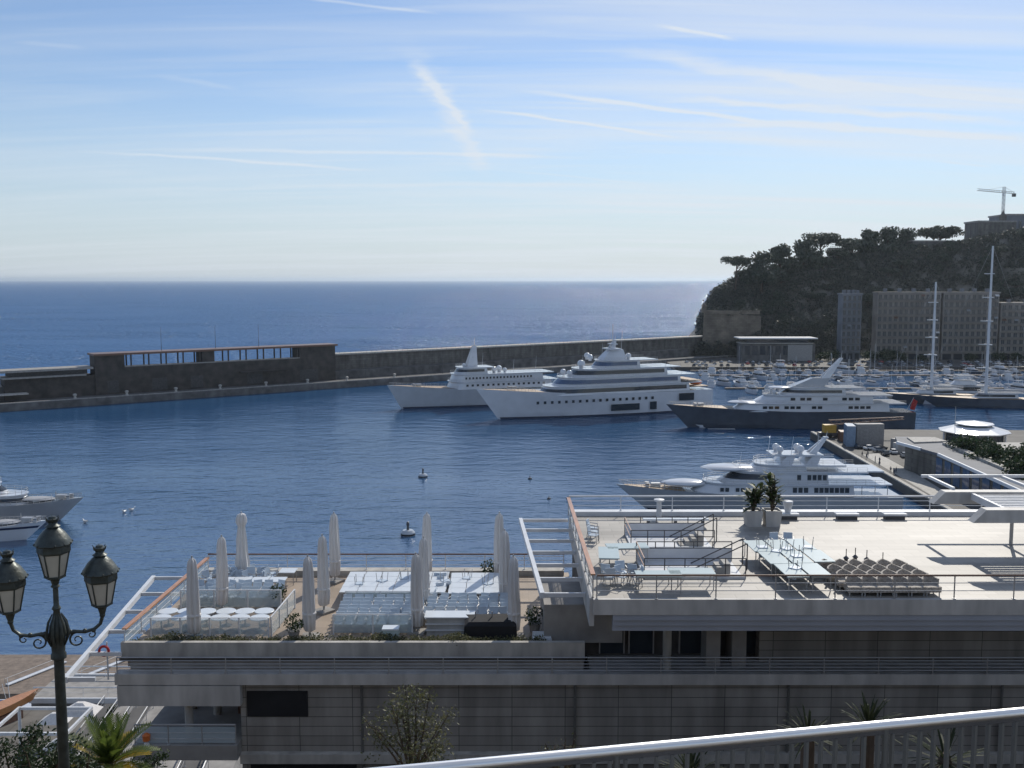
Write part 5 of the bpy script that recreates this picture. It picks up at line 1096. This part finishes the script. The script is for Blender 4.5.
def wick():
    r = thing('wicker_chair', '', 'chair'); m = MB(); m.box((0, 0, .30), (.66, .66, .24), 0, 1.04); m.build('seat', 'wicker', r)
    m = MB(); rr = []
    for z, q in ((.2, .34), (.55, .37), (.8, .38)): 
        arc = [math.pi * (k / 8) for k in range(9)]; rr.append([(q * math.cos(a), q * math.sin(a), z - .12 * abs(math.cos(a)) * (z > .6)) for a in arc] + [((q - .07) * math.cos(a), (q - .07) * math.sin(a), z - .12 * abs(math.cos(a)) * (z > .6)) for a in reversed(arc)])
    m.loft(rr); m.build('backrest', 'wicker', r, True)
    for sx in (1, -1):
        for sy in (1, -1): m = MB(); m.tube((sx * .27, sy * .27, 0), (sx * .27, sy * .27, .2), .03, n=5); m.build('leg', 'metal', r)
    return r
for i, (x, y) in enumerate(((12.0, 46.9), (12.5, 46.2), (13.1, 46.6), (13.2, 45.3), (14.2, 46.9), (12.6, 43.4))):
    o = copy_tree(CH); o.location = (x, y, ZU + 1.22); o.rotation_euler = (math.pi, 0, i * 1.1); o['label'] = 'pale chair turned upside down on the block of teal tables'; o['group'] = 'upturned chairs on the upper terrace'
for i in range(7):
    o = copy_tree(CH); o.location = (-8.2 + 1.15 * i, 52.4 + .5 * (i % 3), ZL + 1.22); o.rotation_euler = (math.pi, 0, i * .9); o['label'] = 'pale chair turned upside down on the square tables of the lower terrace'; o['group'] = 'upturned chairs on the lower terrace'
WK = wick(); fw_ = True
for j in range(4):
    for i in range(6):
        put(WK, fw_, (14.75 + i * .66 - j * .14, 42.0 + j * .80, ZU), rg.uniform(-.1, .1), 'brown wicker armchair in the %s row of the packed block' % ('front', 'second', 'third', 'rearmost')[j], 'wicker chairs on the upper terrace'); fw_ = False
def planter(label, x, y, seed):
    r = thing('planter', label, 'planter', (x, y, ZU)); m = MB(); m.loft([[(-.38, -.38, 0), (.38, -.38, 0), (.38, .38, 0), (-.38, .38, 0)], [(-.46, -.46, .9), (.46, -.46, .9), (.46, .46, .9), (-.46, .46, .9)], [(-.40, -.40, .9), (.40, -.40, .9), (.40, .40, .9), (-.40, .40, .9)], [(-.40, -.40, .8), (.40, -.40, .8), (.40, .40, .8), (-.40, .40, .8)]]); m.build('pot', 'fascia', r)
    g = random.Random(seed); pl_ = thing('tall_plant', label.replace('pale square pot holding', 'tall leafy plant growing in'), 'plant', (x, y, ZU + .8)); pl_['label'] = 'tall dark broad-leaved plant in the %s of the pair of pots' % ('left' if seed == 1 else 'right')
    t = MB(); lf = MB()
    for s in range(11):
        a = g.random() * 6.28; top = Vector((math.cos(a) * g.uniform(.1, .5), math.sin(a) * g.uniform(.1, .5), g.uniform(.9, 1.7 if seed == 1 else 2.1))); t.path([(0, 0, 0), top * .5 + Vector((.03, 0, 0)), top], [.05, .04, .02], 5)
        for k in range(9):
            b = g.random() * 6.28; L_ = g.uniform(.5, .95); d = Vector((math.cos(b), math.sin(b), g.uniform(-.2, 1.3))).normalized(); sd = d.cross(Vector((0, 0, 1))).normalized() * .12; p = top * g.uniform(.25, 1); dr = Vector((0, 0, -.12))
            lf.loft([[p - sd * .3, p + sd * .3], [p + d * L_ * .5 - sd, p + d * L_ * .5 + sd], [p + d * L_ + dr - sd * .1, p + d * L_ + dr + sd * .1]], False, False)
    t.build('stem', 'bark', pl_); lf.build('foliage', 'banana', pl_)
planter('pale square pot, left one of the pair at the seaward rail', 13.3, 54.2, 1); planter('pale square pot, right one of the pair at the seaward rail', 14.35, 54.2, 2)
for x, lb in ((19.0, 'low white bench box near the two potted plants'), (21.7, 'low white bench box further right along the seaward kerb'), (15.6, 'low white bench box directly behind the right pot')):
    r = thing('bench', lb, 'bench', (x, 55.7, ZU)); m = MB(); m.box((0, 0, .28), (1.3, .5, .12)); m.build('seat', 'white', r); m = MB(); m.box((0, 0, .11), (1.1, .4, .22)); m.build('base', 'metaldk', r)
r = thing('bollard_post', 'thick white post standing at the seaward railing', 'post', (8.4, 56.1, ZU)); m = MB(); m.lathe([(.16, 0), (.14, .9), (.30, .95), (.30, 1.05), (.05, 1.1)], n=12); m.build('post', 'white', r, True)
r = thing('stone_vase', 'white tapered vase at the seaward railing left of the pots', 'vase', (14.9 - .6, 55.9, ZU)); r.location.x = atz(785, 516, ZU).x; m = MB(); m.lathe([(.10, 0), (.14, .3), (.30, .95), (.26, 1.0)], n=14); m.build('body', 'white', r, True)
for k, (x, y) in enumerate(((15.7, 45.9), (16.6, 45.7), (17.2, 45.3), (16.2, 46.1))):
    r = thing('floor_lantern', 'small dark upright lantern standing behind the wicker block', 'lantern', (x, y, ZU), group='lanterns behind the wicker block'); m = MB(); m.lathe([(.12, 0), (.12, .05), (.09, .06), (.09, .45), (.14, .5), (.02, .62)], n=10); m.build('body', 'metaldk', r); m = MB(); m.tube((0, 0, .6), (0, 0, .95), .02); m.build('handle', 'metaldk', r)

# ================================================================ LOWER LEFT: quay, boats, stepped terraces
m = MB(); m.span(-140, -46, 123.5, 137, -3, 2.2); struct('boat_pier', m, 'pier')
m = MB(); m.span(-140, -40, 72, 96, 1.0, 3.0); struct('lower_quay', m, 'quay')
for i, (x, y, rz, lb, k) in enumerate([(-47, 125.5 - 2.6, .05, 'small cruiser tied up under the pier, right of the lamp column', 1), (-61, 120, .06, 'small cruiser with a pale deck tied up under the pier behind the lamp column', 1), (-70, 117, .5, 'dark cruiser slanting towards the pier at lower left', 3)]):
    put(pro[k][0], False, (x, y, 0), rz, lb, 'boats at the lower left pier', .85)
for i, (x, y) in enumerate(((-64, 130), (-56, 131))):
    r = thing('gangway', ('pale gangplank lying across the pier at far left', 'pale gangplank lying across the pier near the lamp column')[i], 'gangplank', (x, y, 2.2), 1.1); m = MB(); m.box((0, 0, .15), (9, .7, .12)); m.build('plank', 'white', r); m = MB(); m.tube((-4.5, .35, .9), (4.5, .35, .9), .04); m.tube((-4.5, .35, .2), (-4.5, .35, .9), .04); m.tube((4.5, .35, .2), (4.5, .35, .9), .04); m.build('handrail', 'metal', r)
st = thing('stepped_terrace', 'stepped grey terraces descending to the water at lower left', 'terrace')
for k in range(8):
    z = 20.9 - .95 * k
    m = MB(); m.loft([[(-21.0 - 2.2 * k, 58, 2), (-18.8 - 2.2 * k, 58, 2), (-18.8 - 2.2 * k, 58, z), (-21.0 - 2.2 * k, 58, z)], [(-24 - 2.2 * k, 93, 2), (-21.8 - 2.2 * k, 93, 2), (-21.8 - 2.2 * k, 93, z), (-24 - 2.2 * k, 93, z)]]); m.build('tier', ('conc', 'concdk')[k % 2], st)
m = MB(); m.span(-58, -41.2, 93.2, 112, 1, 5.2); m.build('landing', 'concbr', st); m = MB(); m.span(-62, -42, 60, 93, 1, 7.0); m.build('lower_landing', 'conc', st)
for k in range(8):
    z = 20.9 - .95 * k; railing('railing', 'steel handrail on the %s of the stepped terraces from the top' % ('first', 'second', 'third', 'fourth', 'fifth', 'sixth', 'seventh', 'lowest')[k], (-20.8 - 2.2 * k, 62.2, z), (-23.8 - 2.2 * k, 92.5, z), h=1.0, top='metal', post='metal', sp=2.4, bars=(.5,), rt=.06, group='handrails on the stepped terraces')
wf = thing('white_canopy_frame', 'white tubular canopy frame beside the stepped terraces', 'canopy frame', (-43.6, 80, 7.0))
for x in (0, 6.4):
    for y in (0, 5): m = MB(); m.tube((x, y, 0), (x, y, 10.2), .14, n=8); m.build('post', 'white', wf)
m = MB(); m.span(-.1, 6.5, -.1, .1, 10.2, 10.45); m.span(-.1, 6.5, 4.9, 5.1, 10.2, 10.45); m.span(-.1, .1, .11, 4.89, 10.2, 10.45); m.span(6.3, 6.5, .11, 4.89, 10.2, 10.45); m.build('top_frame', 'white', wf)
pf = thing('waterside_platform', 'grey railed platform at the waterside below the lower terrace', 'platform', (0, 0, 0)); m = MB(); m.span(-57, -36, 114, 121, -1, 5.6); m.build('slab', 'conc', pf); m = MB(); m.span(-57.1, -36, 113.7, 113.99, 5.2, 5.8); m.span(-57.1, -36, 121.01, 121.3, 5.2, 5.8); m.build('edge', 'white', pf)
railing('railing', 'white railing on the seaward side of the waterside platform', (-56.8, 120.8, 5.6), (-36.2, 120.8, 5.6), h=1.3, top='white', post='white', sp=3, bars=(.5,), rt=.09); railing('railing', 'white railing on the landward side of the waterside platform', (-56.8, 114.3, 5.6), (-36.2, 114.3, 5.6), h=1.3, top='white', post='white', sp=3, bars=(.5,), rt=.09)
r = thing('rowing_boat', 'varnished brown rowing boat slanting on a cradle at the lower left edge', 'boat', (-57.5, 109, 6.4), 1.05); hm = hull_mb(8.5, 2.0, 1.1, .8, ns=10, keel=-.1).build('hull', 'wood', r, True); m = MB(); m.box((0, 0, .72), (.5, 1.4, .1)); m.build('thwart', 'wood', r); m = MB(); m.span(-1.5, 1.5, -1.0, 1.0, -1.2, -.12); m.build('cradle', 'wooddk', r)
for i, (x, y, z) in enumerate(((-49.5, 104, 5.2), (-38.6, 86, 14.25), (-46.2, 98, 5.2))):
    r = thing('white_awning', ('pale canvas pointed awning on the landing beyond the canopy frame', 'pale canvas pointed awning on the steps right of the canopy frame', 'pale canvas pointed awning on the landing nearest the steps')[i], 'awning', (x, y, z)); m = MB(); m.loft([[(-1.6, -1.1, 2.3), (1.6, -1.1, 2.3), (1.6, 1.1, 2.3), (-1.6, 1.1, 2.3)], [(-.3, -.2, 3.2), (.3, -.2, 3.2), (.3, .2, 3.2), (-.3, .2, 3.2)]]); m.build('cover', 'canvas', r)
    for sx in (1, -1): m = MB(); m.tube((sx * 1.4, 0, -.5), (sx * 1.4, 0, 2.3), .06); m.build('pole', 'metal', r)
for i, (x, y, z, l) in enumerate(((-39.5, 84, 13.1, 'dark shrub growing on the lower steps beside the canopy frame'), (-37.4, 90, 13.9, 'dark shrub higher on the steps near the platform'), (-44.5, 95, 5, 'dark shrub on the landing behind the canopy frame'))):
    put(b2, False, (x, y, z), i, l, 'shrubs at lower left', .3)
for i, (x, y, rz, lb, k, s_) in enumerate([(-66, 100, 1.3, 'small white cruiser moored off the landing at the left edge', 1, .75), (-63, 108, 1.4, 'small dark cruiser moored off the landing at the left edge', 3, .6)]):
    put(pro[k][0], False, (x, y, 0), rz, lb, 'boats at the lower left pier', s_)
# orange pennant plant pot etc at the open bay
r = thing('wall_lamp', 'small orange-shaded lamp on the ledge of the open bay', 'lamp', (-16.6, 43.5, 33.6)); m = MB(); m.lathe([(.05, .55), (.16, .6), (.18, .85), (.06, .95)], n=12); m.build('lamp_shade', 'orange', r); m = MB(); m.lathe([(.14, .05), (.17, .2), (.12, .45), (.04, .54)], n=12); m.build('globe', 'white', r); m = MB(); m.tube((0, 0, -.6), (0, 0, .06), .03); m.build('stem', 'metaldk', r)

# ================================================================ NEAR GROUND: street ledge, garden slope
m = MB()
for x0, x1 in ((-40, 40),):
    m.loft([[(x0, -30, 50.85), (x0, 7.2, 50.85), (x0, 7.6, 50.85), (x0, 7.62, 44.0), (x0, 18, 41.5), (x0, 30, 34.5), (x0, 40.8, 30), (x0, 40.8, 20), (x0, -30, 20)], [(x1, -30, 50.85), (x1, 7.2, 50.85), (x1, 7.6, 50.85), (x1, 7.62, 44.0), (x1, 18, 41.5), (x1, 30, 34.5), (x1, 40.8, 30), (x1, 40.8, 20), (x1, -30, 20)]])
struct('garden_slope', m, 'soil')
m = MB(); m.span(-40, 40, -10, 5.2, 50.852, 50.9); struct('pavement', m, 'conc')
# stainless guard rail
r0, r1 = atz(430, 768, 52.0), atz(1024, 712, 52.0); dv = (r1 - r0).normalized(); RA, RB = r0 - dv * 3.2, r1 + dv * 3.0
gr = thing('guard_rail', 'polished aluminium guard rail with close upright bars in the foreground', 'railing', RA, math.atan2(dv.y, dv.x)); LR = (RB - RA).length
m = MB(); m.tube((0, 0, 0), (LR, 0, 0), .034, n=28); m.build('handrail', 'alu', gr, True)
m = MB(); m.span(0, LR, -.012, .012, -.06, -.03); m.build('upper_bar', 'metaldk', gr); m = MB(); m.span(0, LR, -.02, .02, -1.02, -.97); m.build('lower_bar', 'metaldk', gr)
m = MB(); m.span(-.009, .009, -.018, .018, -.97, -.06); bl = m.build('baluster', 'greybar', gr); nb = int(LR / .105)
for k in range(nb):
    o = bl if k == 0 else copy_tree(bl, gr); o.location = (.05 + k * .105, 0, 0)
for k in range(6):
    m = MB(); m.tube((.6 + k * 1.9, 0, -1.15), (.6 + k * 1.9, 0, -.02), .022, n=10); m.build('post', 'greybar', gr, True)

# ornate three-armed street lamp
def lantern(root, p, s=.86):
    r = root; n = 6
    def hexr(q, z): return [(p[0] + q * s * math.cos(k * math.pi / 3 + .3), p[1] + q * s * math.sin(k * math.pi / 3 + .3), p[2] + z * s) for k in range(n)]
    P = lambda q, a, z: (p[0] + q * s * math.cos(a), p[1] + q * s * math.sin(a), p[2] + z * s)
    m = MB(); m.loft([hexr(.140, .06), hexr(.215, .42)]); g = m.build('lantern_glass', 'opal', r)
    m = MB(); a, b = hexr(.145, .05), hexr(.222, .43)
    for k in range(n): m.tube(a[k], b[k], .011, n=5)
    m.loft([hexr(.10, 0), hexr(.16, .03), hexr(.16, .06)]); m.loft([hexr(.232, .415), hexr(.245, .44), hexr(.245, .54), hexr(.232, .55)]); m.build('lantern_frame', 'iron', g)
    m = MB(); m.lathe([(q * s, z * s) for q, z in [(.262, .545), (.278, .565), (.25, .62), (.18, .73), (.11, .80), (.085, .82), (.115, .84), (.07, .87), (.06, .90), (.09, .92), (.10, .955), (.06, .965), (.05, .99), (.01, 1.0)]], p, 20)
    m.build('lantern_roof', 'iron', g, True)
    m = MB()
    for k in range(6): a = k * math.pi / 3; m.tube(P(.06, a, .90), P(.11, a, .99), .014, .004, 5)
    for k in range(12): m.sphere(P(.27, k * math.pi / 6, .575), .016, 6)
    m.tube((p[0], p[1], p[2] - .10), (p[0], p[1], p[2] + .02), .035, .07, 10); m.build('finial', 'iron', g)
YL = 13.0; base = atY(58, 640, YL); LPX = base.x
sl_ = thing('street_lamp', 'ornate dark iron street lamp with three hexagonal lanterns', 'street lamp', (LPX, YL, 43.0)); Z0 = 43.0
def zz(y): return atY(58, y, YL).z - Z0
zj, zc = zz(634), zz(579)
m = MB(); m.lathe([(.30, -.4), (.30, .5), (.22, .55), (.20, 1.2), (.13, 1.3), (.11, 1.6), (.078, 1.7), (.070, zj - 1.2), (.064, zj - .35), (.10, zj - .33), (.10, zj - .28), (.085, zj - .25), (.095, zj - .05), (.115, zj), (.10, zj + .12), (.055, zj + .25), (.04, zj + .32), (.06, zj + .36), (.036, zj + .4), (.034, zc - .12), (.06, zc - .1), (.035, zc - .06), (.05, zc)], (0, 0, 0), 20); m.build('column', 'iron', sl_, True)
m = MB()
for k in range(8):
    a = k * math.pi / 4; c, s = math.cos(a), math.sin(a)
    m.path([(.09 * c, .09 * s, zj - .15), (.15 * c, .15 * s, zj), (.12 * c, .12 * s, zj + .16), (.06 * c, .06 * s, zj + .28)], [.012, .022, .016, .006], 6)
m.build('acanthus_leaf', 'iron', sl_, True)
for sx, dz in ((1, 0), (-1, 0)):
    ar = R(14); cx, sx_ = math.cos(ar) * sx, math.sin(ar) * sx
    prof = [(.08, -.02), (.2, .02), (.34, .0), (.46, .03), (.54, .10), (.57, .20), (.57, .30)]
    m = MB(); m.path([(q * cx, q * sx_, zj + z) for q, z in prof], [.03, .026, .024, .024, .024, .026, .03], 8)
    sp = [(q, z) for q, z in [(.10 + .0 * k, 0) for k in range(1)]]; pts = []
    for k in range(22): a = k * .42; rr_ = .105 * (1 - k / 26); pts.append(((.24 + rr_ * math.cos(a + 1.6)) * cx, (.24 + rr_ * math.cos(a + 1.6)) * sx_, zj - .10 + rr_ * math.sin(a + 1.6)))
    m.path(pts, [.015 * (1 - k / 40) for k in range(22)], 6)
    pts = []
    for k in range(16): a = -k * .42; rr_ = .06 * (1 - k / 20); pts.append(((.42 + rr_ * math.cos(a + 1.6)) * cx, (.42 + rr_ * math.cos(a + 1.6)) * sx_, zj - .04 + rr_ * math.sin(a + 1.6)))
    m.path(pts, [.012 * (1 - k / 30) for k in range(16)], 6)
    for q in (.16, .34, .45): m.sphere((q * cx, q * sx_, zj + .015), .032, 8)
    m.sphere((.57 * cx, .57 * sx_, zj + .22), .04, 8); am = m.build('arm', 'iron', sl_, True)
    lantern(sl_, (.57 * cx, .57 * sx_, zj + .33))
lantern(sl_, (0, 0, zc))

# foreground plants
def palm(label, loc, n, L, mats, seed, trunk_h=1.2, w_=.022, up=(.15, 1.5), name='palm'):
    g = random.Random(seed); r = thing(name, label, 'plant', loc); t = MB(); t.lathe([(.16, -trunk_h), (.13, -.2), (.17, 0), (.06, .15)], n=10); t.build('trunk', 'bark', r, True); fm = [MB() for _ in mats]
    for k in range(n):
        a = k * 2.399 + g.uniform(-.2, .2); el = lerp(up[0], up[1], (k + .5) / n) ; l = L * g.uniform(.8, 1.1); m = fm[0 if len(mats) == 1 or g.random() < .6 + .4 * (el > .8) else 1]; prev = Vector((0, 0, .05)); d = Vector((math.cos(a) * math.cos(el), math.sin(a) * math.cos(el), math.sin(el))); st_ = l / 12; pts = [prev.copy()]
        for i in range(12): d = (d + Vector((0, 0, -.055))).normalized(); prev = prev + d * st_; pts.append(prev.copy())
        m.path(pts, [.012 * (1 - i / 15) for i in range(13)], 4)
        for i in range(2, 13):
            tdir = (pts[i] - pts[i - 1]).normalized(); sd = tdir.cross(Vector((0, 0, 1))).normalized(); upv = sd.cross(tdir); ll = l * .30 * math.sin(math.pi * min(1, (i + 1) / 14)) ** .6
            for s in (1, -1):
                for q in (0, .5):
                    b = pts[i].lerp(pts[i - 1], q); tip = b + (sd * s * .72 + tdir * .6 + upv * .25).normalized() * ll + Vector((0, 0, -.04 * ll)); wv = tdir * w_; mid = b.lerp(tip, .5)
                    m.add([b - wv * .4, mid - wv, tip, mid + wv, b + wv * .4], [(0, 1, 2, 3, 4)])
    for q, mm in zip(fm, mats):
        if q.v: q.build('fronds', mm, r)
    return r
p = atY(110, 768, 19); palm('bright yellow-green palm beside the lamp column', p, 30, .95, ['frond', 'frondyel'], 3, 4.5)
p = atY(72, 790, 18); 
def spiky(label, loc, n, L, seed, mt, w_=.03, trunk=1.5):
    g = random.Random(seed); r = thing('yucca', label, 'plant', loc); t = MB(); t.lathe([(.10, -trunk), (.08, 0), (.04, .1)], n=8); t.build('trunk', 'bark', r, True); m = MB()
    for k in range(n):
        a = k * 2.399; el = g.uniform(-.1, 1.5); l = L * g.uniform(.7, 1.1); d = Vector((math.cos(a) * math.cos(el), math.sin(a) * math.cos(el), math.sin(el))); s = d.cross(Vector((0, 0, 1))).normalized() * w_; dr = Vector((0, 0, -l * .16))
        m.loft([[-s * .6, s * .6], [d * l * .5 - s, d * l * .5 + s], [d * l * .85 + dr * .5 - s * .6, d * l * .85 + dr * .5 + s * .6], [d * l + dr - s * .05, d * l + dr + s * .05]], False, False)
    m.build('leaves', mt, r); return r
spiky('green spiky yucca rising behind the guard rail, taller one near its middle', atY(868, 728, 11), 56, .46, 2, 'yucca', .012, 3); spiky('dark spiky yucca behind the guard rail, left of the taller green one', atY(808, 738, 11), 44, .42, 5, 'yucca', .011, 3); spiky('dark spiky yucca rising just left of the guard rail glint', atY(690, 776, 11), 40, .5, 7, 'yucca', .014, 3)
spiky('green spiky yucca seen through the bars near the right end of the guard rail', atY(945, 762, 10), 46, .5, 8, 'yucca', .016, 3)
def sparse(label, loc, h, rx, seed, n, leaf, mt, nb=9):
    g = random.Random(seed); r = thing('small_tree', label, 'tree', loc); t = MB(); lf = MB(); t.path([(0, 0, -3.5), (.05, 0, -.6), (0, 0, h * .25)], [.07, .06, .045], 7)
    for k in range(nb):
        a = g.random() * 6.28; tip = Vector((math.cos(a) * rx * g.uniform(.25, 1), math.sin(a) * rx * g.uniform(.25, 1), h * g.uniform(.55, 1.0))); mid = Vector((tip.x * .4, tip.y * .4, h * .45)); t.path([(0, 0, h * .1), mid, tip], [.035, .022, .006], 5)
        for q in range(4):
            c = mid.lerp(tip, g.uniform(.3, 1)) + Vector((g.gauss(0, .1), g.gauss(0, .1), g.gauss(0, .1))) * rx; t.tube(mid.lerp(tip, .6), c, .008, .004, 4); lf.clump(c, rx * .26, n, leaf, g, .8, .4)
    t.build('trunk', 'bark', r, True); lf.build('foliage', mt, r); return r
sparse('sparse olive-leaved tree top in front of the stone wall', atY(414, 800, 20), 2.15, 1.1, 4, 30, .09, 'olive', 18)
sparse('bare reddish twiggy shrub left of the guard rail end', atY(560, 790, 16), 1.0, .55, 6, 5, .05, 'olive', 8)
for i, (px, py, Y) in enumerate(((15, 800, 17), (40, 812, 16), (80, 818, 17), (140, 815, 20))):
    sparse('dark leafy shrub at the very bottom left corner below the lamp', atY(px, py, Y), 1.3, .75, 20 + i, 30, .09, 'hedge', 9)['group'] = 'shrubs at the bottom left'
